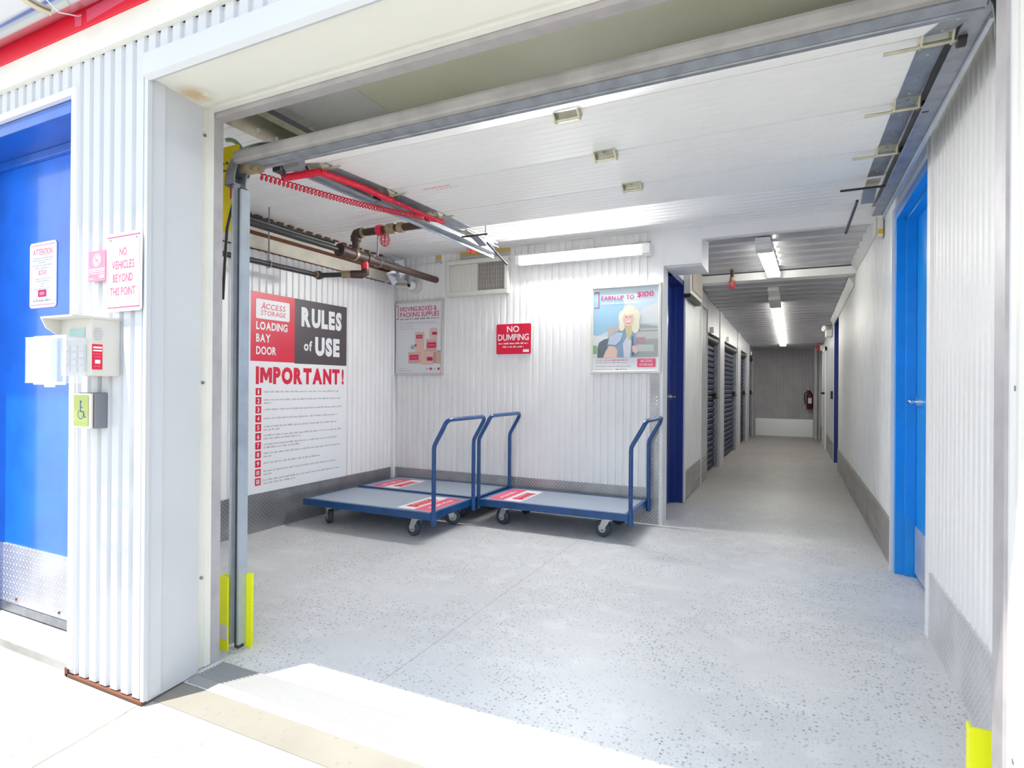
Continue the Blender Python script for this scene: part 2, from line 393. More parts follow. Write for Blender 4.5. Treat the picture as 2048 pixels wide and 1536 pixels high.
# outer wall (door opening X -3.42..-2.43, bay opening X -2.04...40)
w = MB()
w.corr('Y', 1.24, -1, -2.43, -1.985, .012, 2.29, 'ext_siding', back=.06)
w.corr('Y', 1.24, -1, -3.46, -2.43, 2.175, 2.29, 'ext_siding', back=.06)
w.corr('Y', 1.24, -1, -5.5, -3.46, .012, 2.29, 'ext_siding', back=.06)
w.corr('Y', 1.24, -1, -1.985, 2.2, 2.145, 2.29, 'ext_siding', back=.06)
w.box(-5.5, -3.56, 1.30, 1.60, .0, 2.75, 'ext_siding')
w.box(-3.56, -3.46, 1.30, 1.62, .0, 2.75, 'siding')
w.box(-3.46, -2.43, 1.30, 1.62, 2.2, 2.75, 'siding'); w.box(-3.46, -2.43, 1.47, 1.62, 0, 2.2, 'siding')
w.box(-2.43, -2.045, 1.30, 1.568, 0, 2.75, 'siding'); w.box(-3.6, -2.30, 1.568, 1.62, 2.2, 2.75, 'siding')
w.box(-2.045, .405, 1.30, 1.60, 2.18, 2.75, 'siding')
w.box(.62, 2.2, 1.24, 1.62, 0, 2.75, 'siding'); w.box(.405, .62, 1.30, 1.62, 0, 2.75, 'siding')
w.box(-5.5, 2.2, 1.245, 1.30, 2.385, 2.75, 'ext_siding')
struct(w.build('wall_front'), 'white ribbed outer wall between blue door and bay', 'wall')
struct(MB().box(-5.5, 2.2, 1.222, 1.245, 2.29, 2.386, 'cream').build('trim_4'), 'flat cream flashing above the ribbed outer wall', 'trim')
# column cladding: smooth corner and reveal
c = MB()
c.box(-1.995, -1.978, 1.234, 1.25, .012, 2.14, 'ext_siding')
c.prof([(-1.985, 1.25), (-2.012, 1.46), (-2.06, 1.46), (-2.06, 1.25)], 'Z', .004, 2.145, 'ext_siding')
struct(c.build('wall_reveal'), 'smooth white reveal of the column beside the bay', 'wall')
c = MB()   # cream brush-seal trim with ridges, both sides and head
for x in (-2.058, .43):
    d = 1 if x < 0 else -1
    c.prof([(x, 1.46), (x+d*.028, 1.46), (x+d*.028, 1.475), (x+d*.018, 1.478), (x+d*.018, 1.50), (x+d*.024, 1.503), (x+d*.024, 1.528), (x, 1.53)], 'Z', .004, 2.165, 'cream')
c.prof([(1.46, 2.19), (1.46, 2.15), (1.475, 2.15), (1.478, 2.158), (1.50, 2.158), (1.503, 2.152), (1.528, 2.152), (1.53, 2.19)], 'X', -2.05, .43, 'cream')
for z in (.35, 1.1, 2.05):
    c.cyl((-2.041, 1.49, z), (-2.034, 1.49, z), .006, 'galv', 10); c.cyl((.412, 1.49, z), (.404, 1.49, z), .006, 'galv', 10)
struct(c.build('trim_5'), 'cream seal strip framing the bay opening', 'trim')
c = MB()   # grey steel channel jambs and lintel
c.box(-2.06, -2.036, 1.53, 1.57, 0, 2.2, 'steel_paint'); c.box(.398, .42, 1.53, 1.60, 0, 2.2, 'steel_paint')
c.box(-2.06, .42, 1.53, 1.575, 2.132, 2.2, 'steel_paint')
struct(c.build('trim_6'), 'grey steel jambs and lintel of the bay opening', 'trim')
c = MB()   # header: white drip trim and cream soffit
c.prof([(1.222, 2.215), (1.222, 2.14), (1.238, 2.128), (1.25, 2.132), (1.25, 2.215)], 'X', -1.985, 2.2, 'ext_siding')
struct(c.build('trim_7'), 'white drip trim along the bay header', 'trim')
struct(MB().box(-2.04, .62, 1.25, 1.46, 2.142, 2.17, 'soffit').build('ceiling_header'), 'cream soffit of the bay header with a rust stain', 'soffit')
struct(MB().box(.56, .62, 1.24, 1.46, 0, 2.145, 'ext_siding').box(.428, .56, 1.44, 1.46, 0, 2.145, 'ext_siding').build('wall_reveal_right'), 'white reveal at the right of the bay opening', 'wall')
r = MB().box(-2.44, -1.985, 1.232, 1.25, .0, .008, 'rust').box(-2.446, -2.43, 1.232, 1.25, .0, .03, 'rust')
struct(r.build('trim_8'), 'rusty base flashing under the column siding', 'trim')
# red fascia with tape patches, gutter
c = MB().box(-5.5, 2.2, 1.214, 1.246, 2.387, 2.465, 'fascia_red')
f = struct(c.build('trim_9'), 'bright red fascia band under the gutter', 'fascia')
tag(MB().quad((-2.375, 1.2135, 2.40), (-2.335, 1.2135, 2.395), (-2.335, 1.2135, 2.44), (-2.38, 1.2135, 2.445), 'pink').build('tape_patch', f), 'faded pink tape patch')
tag(MB().quad((-2.30, 1.2135, 2.398), (-1.93, 1.2135, 2.425), (-1.93, 1.2135, 2.463), (-2.305, 1.2135, 2.445), 'pink').build('tape_patch', f), 'long faded pink tape patch')
g = empty('gutter', (-2.4, 1.128, 2.53))
tag(g, 'silver half round metal gutter above the red fascia at top left', 'gutter')
q = MB(); n = 28
arc = [(1.128+.114*cos(pi*1.0+pi*1.05*i/n), 2.53+.114*sin(pi*1.0+pi*1.05*i/n)) for i in range(n+1)]
arc2 = [(1.128+.108*cos(pi*1.0+pi*1.05*i/n), 2.532+.108*sin(pi*1.0+pi*1.05*i/n)) for i in range(n, -1, -1)]
q.prof(arc+arc2, 'X', -5.5, 2.2, 'gutter', True); q.cyl((-5.5, 1.014, 2.535), (2.2, 1.014, 2.535), .012, 'gutter')
q.build('channel', g)
q = MB(); q.tube([(-2.45+.07*i/16, 1.128+.122*cos(pi*.98+pi*.55*i/16), 2.53+.122*sin(pi*.98+pi*.55*i/16)) for i in range(17)], .0085, 'strap', 8)
q.build('strap', g)
q = MB().tube([(-2.285, 1.02, 2.47), (-2.283, 1.06, 2.405), (-2.282, 1.115, 2.372), (-2.328, 1.20, 2.42), (-2.33, 1.21, 2.43)], .0022, 'white', 6)
tag(q.build('wire', g), 'thin white wire under the gutter')
struct(MB().box(-5.5, 2.2, 1.0, 1.6, 2.75, 2.80, 'cream').build('ceiling_eaves'), 'eaves board over the gutter', 'roof')

# room shell
w = MB().corr('X', XL, 1, 1.6, 4.72, 0, 2.085, 'siding', back=.06).box(-3.75, XL-.05, 1.6, 4.8, 0, 2.5, 'siding')
struct(w.build('wall_left'), 'white ribbed left wall of the loading bay', 'wall')
w = MB().corr('Y', YB, -1, XL-.01, -1.01, 0, 2.26, 'siding', back=.06).box(XL-.1, -.96, YB+.02, YB+.10, 0, 2.5, 'siding')
w.box(XL, XL+.035, YB-.04, YB+.02, .0, 2.08, 'siding')
w.box(-1.012, -.955, YB-.004, YB+.03, 0, 2.33, 'siding')
w.corr('Y', YB, -1, -1.98, -1.01, 2.255, 2.33, 'siding', back=.04); w.corr('Y', YB, -1, -3.0, -2.80, 2.255, 2.33, 'siding', back=.04); w.corr('Y', YB, -1, XL, -3.068, 2.255, 2.33, 'siding', back=.04)
w.corr('Y', YB, -1, -2.27, -1.98, 2.255, 2.33, 'siding', back=.04)
b = struct(w.build('wall_back'), 'white ribbed back wall of the loading bay', 'wall')
q = MB()
for a0, a1 in ((-3.068, -3.0), (-2.80, -2.27)):
    q.box(a0, a1, YB+.006, YB+.03, 2.29, 2.33, 'tan'); q.box(a0, a1, YB+.004, YB+.03, 2.245, 2.292, 'grey_lt')
tag(q.build('insulation_gap', b), 'tan and grey insulation showing above the siding')
# corner posts of the back wall (white trim + strip)
struct(MB().box(-.957, -.918, YB-.012, YB+.16, 0, 2.33, 'siding').build('trim_10'), 'white corner trim between back wall and corridor', 'trim')
t = MB().box(-1.018, -.945, YB-.018, YB-.004, .0, 1.19, 'tread_x')
struct(t.build('trim_11'), 'tread plate corner guard on the back wall beside the corridor', 'trim')
w = MB().corr('X', XR, -1, 1.6, 3.085, 0, 2.25, 'siding', back=.05).box(XR+.03, .75, 1.6, 3.13, 0, 2.5, 'siding')
w.box(.70, .78, 3.13, 4.13, 0, 2.5, 'siding')
w.box(XR, .74, 3.13, 4.13, 2.17, 2.5, 'siding')
w.box(XR-.012, XR+.05, 3.085, 3.15, 0, 2.235, 'siding')
w.corr('X', XR, -1, 4.17, 8.78, 0, 2.30, 'siding', back=.05).box(XR+.03, .75, 4.13, 8.82, 0, 2.5, 'siding')
struct(w.build('wall_right'), 'white ribbed right wall of bay and corridor', 'wall')
q = MB().box(.50, .60, 1.62, 3.10, 2.262, 2.32, 'foam')
for i in range(6):
    y = 1.7+i*.22; q.box(.535, .60, y, y+.12, 2.24+.004*(i % 2), 2.265, 'tan')
struct(q.build('trim_12'), 'foam and tan board strip above the right wall siding', 'trim')
# ceilings
q = MB()
pr = []; y = 1.62
while y < 4.72:
    pr += [(y, 2.33), (y+.062, 2.33), (y+.066, 2.336), (y+.073, 2.336)]; y += .077
q.prof(pr+[(4.74, 2.336), (4.74, 2.55), (1.60, 2.55), (1.60, 2.336)], 'X', -3.75, .78, 'ceil')
q.box(-1.62, .50, 1.575, 2.45, 2.312, 2.332, 'olive_panel'); q.box(-2.02, -1.63, 1.575, 2.45, 2.318, 2.332, 'ceil')
struct(q.build('ceiling'), 'white ribbed ceiling of the loading bay', 'ceiling')
# corridor header above the opening
q = MB().box(-.955, .555, YB-.006, YB+.05, 2.238, 2.335, 'siding').box(-.955, -.63, YB-.008, YB+.05, 2.05, 2.24, 'siding')
q.box(-.955, -.634, YB+.05, YB+.42, 2.045, 2.34, 'siding')
struct(q.build('trim_13'), 'white header panel over the corridor mouth', 'trim')
# corridor
def xl(y): return -.92+.02*max(0, y-6.7)
def cz(y): return 2.20-.0355*(y-6.6)
q = MB()
def slab(mb, y0, y1, z0, z1, t0, t1, m):
    a, b, c_, d = xl(y0)-t1, xl(y0)-t0, xl(y1)-t0, xl(y1)-t1
    mb.hexa([(a, y0, z0), (b, y0, z0), (c_, y1, z0), (d, y1, z0), (a, y0, z1), (b, y0, z1), (c_, y1, z1), (d, y1, z1)], m)
q.box(-1.16, -.922, 4.81, 4.83, 0, 2.4, 'siding'); q.box(-1.2, -.92, 4.83, 5.66, 2.09, 2.4, 'siding'); q.box(-1.2, -1.12, 4.7, 5.72, 0, 2.4, 'siding')
q.box(-1.12, -.91, 5.66, 5.715, 0, 2.1, 'siding')
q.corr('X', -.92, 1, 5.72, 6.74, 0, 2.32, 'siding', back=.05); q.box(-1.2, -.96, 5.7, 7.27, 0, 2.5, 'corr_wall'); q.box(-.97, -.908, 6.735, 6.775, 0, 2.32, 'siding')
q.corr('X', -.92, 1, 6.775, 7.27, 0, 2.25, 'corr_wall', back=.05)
DO = [(7.28, 8.40), (8.86, 10.72), (11.2, 12.5), (13.0, 14.05)]
py = 7.27
for i, (a, b_) in enumerate(DO):
    if a > py: slab(q, py, a, 0, 2.5, 0, .2, 'corr_wall')
    slab(q, a, b_, 1.76, 2.5, 0.012, .2, 'corr_wall'); slab(q, a, b_, 0, 1.76, .15, .2, 'corr_wall')
    py = b_
slab(q, py, 14.4, 0, 2.5, 0, .2, 'corr_wall')
struct(q.build('wall_corridor_left'), 'white corridor left wall with locker openings', 'wall')
q = MB()
q.box(.70, .80, 8.8, 9.75, 0, 2.4, 'siding'); q.box(.56, .8, 8.8, 9.75, 2.08, 2.4, 'siding'); q.box(.555, .8, 9.72, 9.80, 0, 2.4, 'siding')
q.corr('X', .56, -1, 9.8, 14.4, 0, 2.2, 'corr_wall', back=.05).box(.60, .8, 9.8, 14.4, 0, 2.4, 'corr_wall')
q.box(.42, .56, 13.9, 14.3, 0, 2.1, 'corr_wall')
struct(q.build('wall_corridor_right'), 'corridor right wall beyond the far blue door', 'wall')
struct(MB().corr('Y', 14.3, -1, -.85, .62, 0, 2.1, 'end_wall', back=.06).build('wall_corridor_end'), 'grey ribbed wall closing the end of the corridor', 'wall')
struct(MB().box(-.74, .42, 14.275, 14.29, .0, .385, 'alu').build('baseboard_end'), 'bright metal kick plate on the corridor end wall', 'baseboard')
q = MB(); pr = []; y = 4.70
while y < 6.5:
    pr += [(y, 2.295), (y+.21, 2.295), (y+.222, 2.280), (y+.238, 2.280)]; y += .25
q.prof(pr+[(6.62, 2.295), (6.62, 2.5), (4.70, 2.5)], 'X', -1.2, .8, 'ceil_metal')
pr = []; y = 6.6
while y < 14.3:
    pr += [(y, cz(y)), (y+.21, cz(y+.21)), (y+.222, cz(y+.222)-.014), (y+.238, cz(y+.238)-.014)]; y += .25
q.prof(pr+[(14.4, cz(14.4)), (14.4, 2.5), (6.6, 2.5)], 'X', -1.2, .8, 'ceil_metal')
struct(q.build('ceiling_corridor'), 'reflective ribbed metal ceiling of the corridor', 'ceiling')
struct(MB().box(-.93, .56, 6.44, 6.62, 2.195, 2.27, 'siding').build('trim_14'), 'white beam across the corridor ceiling', 'beam')
q = MB().prof([(.50, 2.295), (.548, 2.215), (.56, 2.215), (.56, 2.30)], 'Y', 4.7, 6.44, 'corr_wall')
q.hexa([(.50, 6.62, 2.19), (.548, 6.62, 2.11), (.558, 6.62, 2.11), (.558, 6.62, 2.2), (.50, 9.7, 2.085), (.548, 9.7, 2.01), (.558, 9.7, 2.01), (.558, 9.7, 2.1)], 'corr_wall')
struct(q.build('trim_15'), 'angled grey cove trim along the corridor right wall', 'trim')
# skirtings
struct(MB().box(XL-.001, XL+.008, 1.62, YB-.01, 0, .285, 'tread_left').build('baseboard_left'), 'tread plate skirting on the left wall', 'baseboard')
struct(MB().box(XL, -1.018, YB-.009, YB+.002, 0, .285, 'tread_x').build('baseboard_back'), 'tread plate skirting on the back wall', 'baseboard')
struct(MB().box(XR-.009, XR+.002, 1.62, 3.085, 0, .29, 'tread_y').build('baseboard_right'), 'tread plate skirting on the right wall near the opening', 'baseboard')
def ribbed_skirt(mb, x, d, y0, y1, h):
    pr = [(x, 0)]; z = .01
    while z < h-.02:
        pr += [(x+d*.008, z), (x+d*.008, z+.016), (x+d*.004, z+.019), (x+d*.004, z+.023)]; z += .025
    pr += [(x+d*.008, h), (x, h)]
    mb.prof(pr, 'Y', y0, y1, 'tread_corr')
q = MB(); ribbed_skirt(q, XR, -1, 4.17, 8.78, .29); struct(q.build('baseboard_corridor_right'), 'ribbed metal skirting along the corridor right wall', 'baseboard')
q = MB(); ribbed_skirt(q, -.92, 1, 5.72, 6.73, .285); ribbed_skirt(q, -.92, 1, 6.78, 7.27, .27); struct(q.build('baseboard_corridor_left'), 'ribbed metal skirting along the corridor left wall', 'baseboard')
struct(MB().box(.552, .566, 9.8, 13.9, 0, .27, 'tread_corr').build('baseboard_corridor_far'), 'metal skirting beyond the far blue door', 'baseboard')

# ------------------------------------------------------------------ doors
d1 = empty('door_1', (-2.93, 1.42, 0)); struct(d1, 'blue steel outer door with tread kick plate left of the bay', 'door')
q = MB().box(-3.42, -2.455, 1.42, 1.465, .03, 2.12, 'blue_ext'); q.build('door_leaf', d1, .003)
q = MB().box(-2.474, -2.43, 1.252, 1.47, .0, 2.172, 'blue_frame').box(-3.46, -3.416, 1.252, 1.47, 0, 2.172, 'blue_frame').box(-3.416, -2.474, 1.252, 1.47, 2.122, 2.172, 'blue_frame').box(-3.416, -2.474, 1.40, 1.42, 2.085, 2.122, 'blue_frame')
q.build('door_frame', d1, .003)
q = MB().box(-3.40, -2.49, 1.414, 1.42, .075, .345, 'tread_door'); q.build('kick_plate', d1)
q = MB().box(-3.40, -2.49, 1.412, 1.42, .035, .072, 'galv'); 
for x in (-3.2, -2.85): q.cyl((x, 1.41, .1), (x, 1.414, .1), .006, 'rust', 8)
q.build('door_sweep', d1)
struct(MB().box(-3.5, -2.43, 1.255, 1.47, -.06, .028, 'slab').build('trim_16'), 'pale concrete sill under the blue outer door', 'sill')
q = MB().box(-2.432, -2.405, 1.232, 1.25, .03, 2.172, 'white').box(-3.5, -2.405, 1.232, 1.25, 2.172, 2.20, 'white')
struct(q.build('trim_17'), 'white edge trim around the blue outer door', 'trim')

def lever(p, ax, d, s, parent, nm='door_handle'):
    """round rose and lever; ax = outward dir along X, s = lever direction along Y"""
    x, y, z = p; q = MB()
    q.cyl((x, y, z), (x+d*.012, y, z), .030, 'chrome', 20); q.cyl((x+d*.012, y, z), (x+d*.05, y, z), .011, 'chrome', 12)
    q.tube([(x+d*.05, y-s*.008, z), (x+d*.056, y+s*.03, z), (x+d*.056, y+s*.08, z+.003), (x+d*.05, y+s*.115, z-.004)], [.011, .011, .009, .008], 'chrome', 10)
    return q.build(nm, parent)
d2 = empty('door_2', (.65, 3.65, 0)); struct(d2, 'bright blue door set back in the right wall', 'door')
MB().box(.652, .695, 3.14, 4.075, .01, 2.10, 'blue_int').build('door_leaf', d2, .002)
q = MB().box(.553, .70, 4.075, 4.128, 0, 2.10, 'blue_int').box(.553, .70, 3.132, 4.128, 2.10, 2.15, 'blue_int').box(.60, .652, 4.05, 4.08, 0, 2.1, 'blue_int').box(.553, .70, 3.132, 3.16, 0, 2.10, 'blue_int').box(.60, .652, 3.15, 4.08, 2.08, 2.102, 'blue_int')
q.build('door_frame', d2, .002)
lever((.652, 3.99, 1.02), 'X', -1, -1, d2)
MB().box(.646, .652, 3.18, 4.035, .03, .30, 'tread_y').build('kick_plate', d2)
q = MB().box(.538, .556, 4.128, 4.17, 0, 2.152, 'white').box(.538, .556, 3.14, 4.17, 2.152, 2.20, 'white').box(.54, .56, 3.14, 4.17, 2.20, 2.25, 'siding')
struct(q.build('trim_18'), 'white edge trim around the blue door in the right wall', 'trim')
d3 = empty('door_3', (-1.03, 5.24, 0)); struct(d3, 'dark blue door set back at the corridor mouth on the left', 'door')
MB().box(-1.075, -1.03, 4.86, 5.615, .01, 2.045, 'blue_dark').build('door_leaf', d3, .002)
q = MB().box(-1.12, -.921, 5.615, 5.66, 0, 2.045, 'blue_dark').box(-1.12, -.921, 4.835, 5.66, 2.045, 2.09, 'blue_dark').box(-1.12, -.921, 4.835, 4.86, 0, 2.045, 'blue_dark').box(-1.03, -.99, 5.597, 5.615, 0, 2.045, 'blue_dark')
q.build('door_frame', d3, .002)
lever((-1.03, 5.562, 1.0), 'X', 1, -1, d3)
d4 = empty('door_4', (.66, 9.28, 0)); struct(d4, 'narrow far blue door edge in the corridor right wall', 'door')
MB().box(.66, .70, 8.84, 9.68, .01, 2.04, 'blue_dark').build('door_leaf', d4)
MB().box(.557, .70, 9.66, 9.72, 0, 2.04, 'blue_dark').box(.557, .70, 8.83, 9.72, 2.04, 2.08, 'blue_dark').build('door_frame', d4)
d5 = empty('door_5', (.55, 12.2, 0)); struct(d5, 'grey door with dark lever deep in the corridor on the right', 'door')
MB().box(.538, .556, 11.75, 12.65, .01, 1.75, 'corr_wall').build('door_leaf', d5)
MB().box(.528, .556, 11.68, 11.75, 0, 1.82, 'white').box(.528, .556, 12.65, 12.72, 0, 1.82, 'white').box(.528, .556, 11.68, 12.72, 1.75, 1.82, 'white').build('door_frame', d5)
q = MB().cyl((.538, 11.84, .99), (.48, 11.84, .99), .02, 'black', 10).cyl((.485, 11.84, .99), (.485, 11.97, .99), .013, 'black', 8); q.build('door_handle', d5)

# roll-up locker doors on the left of the corridor
NAMES = ['dark blue slatted roll-up door nearest the corridor mouth on the left', 'wide dark blue roll-up door, second along the corridor', 'dark blue roll-up door, third along the corridor', 'narrow dark blue roll-up door beside the corridor end wall']
for i, (a, b_) in enumerate(DO):
    rd = empty('roll_up_door', (xl(a)-.07, (a+b_)/2, 0)); tag(rd, NAMES[i], 'roll-up door', 'roll-up locker doors along the corridor')
    q = MB(); x0, x1 = xl(a)-.085, xl(b_)-.085; pr = []; z = .02
    while z < 1.70:
        pr += [(z, 0), (z+.012, .018), (z+.05, .018), (z+.062, 0)]; z += .074
    vs = []; fs = []
    for zz, dd in pr: vs += [(x0+dd, a+.02, zz), (x1+dd, b_-.02, zz)]
    fs = [(2*k, 2*k+1, 2*k+3, 2*k+2) for k in range(len(pr)-1)]
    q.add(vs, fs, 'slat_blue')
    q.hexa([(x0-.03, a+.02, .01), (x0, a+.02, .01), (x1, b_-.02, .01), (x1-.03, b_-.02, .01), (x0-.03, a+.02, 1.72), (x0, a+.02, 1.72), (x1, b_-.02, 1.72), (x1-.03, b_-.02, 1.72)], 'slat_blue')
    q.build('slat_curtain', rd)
    MB().box(xl(a)-.09, xl(a)-.03, a+.002, a+.03, 0, 1.72, 'galv').build('guide_rail', rd); MB().box(xl(b_)-.09, xl(b_)-.03, b_-.03, b_-.002, 0, 1.72, 'galv').build('guide_rail', rd)
    MB().cyl((xl(a)-.06, a+.03, 1.70), (xl(b_)-.06, b_-.03, 1.70), .045, 'black', 14).build('drum_cover', rd)
    yy = b_-.13; q = MB().box(xl(yy)-.066, xl(yy)-.03, yy-.05, yy+.07, .93, 1.01, 'black').cyl((xl(yy)-.04, yy+.04, .95), (xl(yy)-.005, yy+.04, .95), .018, 'brass', 10); q.build('latch', rd)
    s = MB().box(xl(a+.35)-.012, xl(a+.35)+.022, a+.32, a+.38, 1.77, 1.84, 'white')
    tag(s.build('door_sensor'), ['small white sensor above the nearest roll-up door', 'small white sensor above the wide second roll-up door', 'small white sensor above the third roll-up door', 'small white sensor above the roll-up door by the end wall'][i], 'sensor', 'door sensors above the lockers')

# ================================================================== SECTIONAL OVERHEAD DOOR
gd = empty('overhead_door', (-.82, 1.66, 2.0)); tag(gd, 'white sectional overhead door rolled up under the bay ceiling', 'garage door')
P = [(1.69, 1.995), (2.05, 2.13), (2.55, 2.155), (3.04, 2.165), (3.43, 2.168)]
DX0, DX1 = -2.03, .39
for i in range(4):
    (y0, z0), (y1, z1) = P[i], P[i+1]
    L = math.hypot(y1-y0, z1-z0); ty, tz = (y1-y0)/L, (z1-z0)/L; ny, nz = -tz, ty
    under = []; t = .003
    while t < L-.004:
        e_ = min(t+.054, L-.003); under += [(t, 0), (e_-.004, 0), (e_-.002, .0022), (e_, .0022)]; t = e_
    pts = [(y0+ty*a+ny*b, z0+tz*a+nz*b) for a, b in under]
    pts += [(y0+ty*(L-.003)+ny*.04, z0+tz*(L-.003)+nz*.04), (y0+ty*.003+ny*.04, z0+tz*.003+nz*.04)]
    MB().prof(pts, 'X', DX0, DX1, 'doorskin').build('door_section', gd)
    for x0, x1 in ((-2.05, -1.965), (.338, .408)):
        q = MB(); h = -.003
        c4 = [(y0+ty*.004+ny*k, z0+tz*.004+nz*k) for k in (h, .042)]+[(y1-ty*.004+ny*k, z1-tz*.004+nz*k) for k in (.042, h)]
        q.prof(c4, 'X', x0, x1, 'galv')
        for a in (.12, .3, .42):
            if a < L: q.cyl(((x0+x1)/2, y0+ty*a, z0+tz*a-.006), ((x0+x1)/2, y0+ty*a, z0+tz*a), .005, 'zinc', 8)
        q.build('end_stile', gd)
# bottom seal and retainer
q = MB(); n = 14
q.prof([(1.646, 1.997), (1.634, 2.000), (1.629, 2.008), (1.628, 2.032), (1.631, 2.042), (1.640, 2.048), (1.665, 2.05), (1.67, 2.003)], 'X', -2.055, .40, 'rubber_seal')
tag(q.build('bottom_seal', gd), 'grey weathered rubber seal')
q = MB().prof([(1.652, 2.01), (1.652, 1.994), (1.684, 1.986), (1.686, 1.991), (1.692, 1.990), (1.694, 1.984), (1.712, 1.985), (1.71, 2.03)], 'X', -2.03, .40, 'galv'); q.build('bottom_rail', gd)
def hinge(x, y, z, w_, parent, name='hinge'):
    q = MB()
    q.box(x-w_/2, x+w_/2, y-.045, y+.03, z-.006, z-.001, 'zinc')
    for s in (-1, 1): q.prof([(y-.04, z-.005), (y-.008, z-.036), (y+.012, z-.036), (y+.028, z-.005)], 'X', x+s*w_/2-.003, x+s*w_/2+.003, 'zinc')
    q.cyl((x-w_/2-.006, y+.002, z-.028), (x+w_/2+.006, y+.002, z-.028), .0075, 'zinc', 10)
    q.cyl((x, y-.03, z-.010), (x, y-.03, z-.005), .006, 'galv', 8)
    return q.build(name, parent)
for (y, z) in P[1:4]:
    hinge(-.765, y, z, .095, gd)
    for s, xs in ((1, .372), (-1, -2.005)):
        h = hinge(xs, y, z, .075, gd, 'roller_hinge')
        q = MB().cyl((xs-s*.13, y+.002, z-.03), (xs+s*.075, y+.002, z-.03), .0055, 'zinc', 10); q.build('roller_stem', h)
        q = MB().cyl((xs+s*.05, y+.002, z-.03), (xs+s*.07, y+.002, z-.03), .022, 'black', 14); q.build('roller', h)
for s, xs in ((1, .36), (-1, -1.99)):          # top roller brackets with long stems
    q = MB().box(xs-.03, xs+.03, 3.36, 3.60, 2.128, 2.134, 'zinc').prof([(3.50, 2.13), (3.64, 2.09), (3.66, 2.10), (3.62, 2.135)], 'X', xs-.03, xs+.03, 'galv')
    h = q.build('top_bracket', gd)
    MB().cyl((xs-s*.14, 3.44, 2.115), (xs+s*.06, 3.44, 2.115), .006, 'black', 8).build('roller_stem', h)
    MB().cyl((xs-s*.05, 3.60, 2.10), (xs-s*.085, 3.85, 1.99), .008, 'galv_dk', 10).build('brace_rod', h)
# left bottom bracket with roller and lifting cable
q = MB().box(-2.075, -2.0, 1.665, 1.71, 1.972, 2.01, 'brass').cyl((-2.10, 1.69, 1.985), (-2.065, 1.69, 1.985), .032, 'galv_dk', 18).cyl((-2.065, 1.69, 1.985), (-1.955, 1.69, 1.985), .012, 'brass', 12).cyl((-1.995, 1.69, 1.983), (-1.965, 1.69, 1.983), .020, 'brass', 12)
bb = q.build('bottom_bracket', gd)
q = MB().tube([(-2.09, 1.70, 1.98), (-2.115, 1.69, 1.90), (-2.145, 1.675, 1.75), (-2.152, 1.67, 1.6), (-2.155, 1.665, 1.45)], .006, 'black', 8); q.build('lift_cable', bb)
q = MB().tube([(-2.07+.14*cos(a), 1.72+.10*(1-cos(a-pi))*.3, 1.97+.12*sin(a)) for a in [pi*.9-pi*.9*i/14 for i in range(15)]], .006, 'black_pipe', 8); q.build('lift_cable', bb)
# faint red stamp on the door skin
F1 = Face((-1.80, 2.62, 2.1535), (1, 0, 0), (0, 0, -1), (0, -1, 0))
q = MB(); F1.fine(q, 0, .17, 0, .014, 'pink', 2); F1.fine(q, .06, .20, -.028, -.018, 'sign_pink', 2); tag(q.build('stamp', gd), 'faint red printed stamp')
# safety-edge box on the seal
tag(MB().box(-1.985, -1.845, 1.775, 1.81, 2.0, 2.035, 'grey_box').box(-1.99, -1.95, 1.771, 1.81, 1.998, 2.037, 'black').build('sensor_box'), 'small dark grey sensor box hanging under the left end of the door seal', 'sensor box')

# tracks
def c_track(mb, pts, side, m):
    """channel following pts in the y-z plane; side=+1 opens toward +X"""
    prs = [(-.0, -.028), (.036*side, -.028), (.036*side, -.022), (.006*side, -.022), (.006*side, .022), (.036*side, .022), (.036*side, .028), (0, .028)]
    return prs
def track(x, side, name, label):
    t = empty(name, (x, 1.66, 0)); tag(t, label, 'door track', 'tracks of the overhead door')
    # vertical run
    q = MB(); b0 = x if side > 0 else .50
    def vb(u0, u1, y0, y1, z0, z1, m):
        q.box(*sorted((b0+side*u0, b0+side*u1)), y0, y1, z0, z1, m)
    vb(-.004, .010, 1.655, 1.705, .02, 1.93, 'track_lt'); q.build('vertical_track', t)
    q = MB(); vb(.010, .034, 1.673, 1.70, .0, 1.91, 'galv_dk'); q.build('inner_channel', t)
    q = MB(); vb(.034, .045, 1.664, 1.705, .02, 1.90, 'track_lt'); q.build('mounting_angle', t)
    # curve and horizontal run (channel lying on its side)
    q = MB(); pts = []; R = .22; cy, czz = 1.66+R, 1.91
    for i in range(13):
        a = pi-pi/2*i/12; pts.append((cy+R*cos(a), czz+R*sin(a)))
    pts += [(2.6, 2.135), (4.0, 2.14)]
    vs = []; fs = []
    sec = [(-.004, -.03), (.05, -.03), (.05, -.024), (.004, -.024), (.004, .024), (.05, .024), (.05, .03), (-.004, .03)]
    for i, (y, z) in enumerate(pts):
        j0, j1 = max(0, i-1), min(len(pts)-1, i+1); ty, tz = pts[j1][0]-pts[j0][0], pts[j1][1]-pts[j0][1]; L = math.hypot(ty, tz); ny, nz = -tz/L, ty/L
        for dx, dn in sec: vs.append((x-side*.012+side*dx, y+ny*dn, z+nz*dn))
    k = len(sec)
    for i in range(len(pts)-1):
        for j in range(k): fs.append((i*k+j, i*k+(j+1) % k, (i+1)*k+(j+1) % k, (i+1)*k+j))
    q.add(vs, fs, 'galv'); q.build('horizontal_track', t)
    q = MB().prof([(x-side*.028, 2.09), (x-side*.016, 2.09), (x-side*.016, 2.20), (x+side*.02, 2.20), (x+side*.02, 2.212), (x-side*.028, 2.212)], 'Y', 1.95, 4.02, 'track_lt'); q.build('track_angle', t)
    for yy in (2.3, 3.9):
        q = MB().box(x-side*.03, x-side*.02, yy, yy+.035, 2.16, 2.335, 'galv'); q.build('hanger', t)
    return t
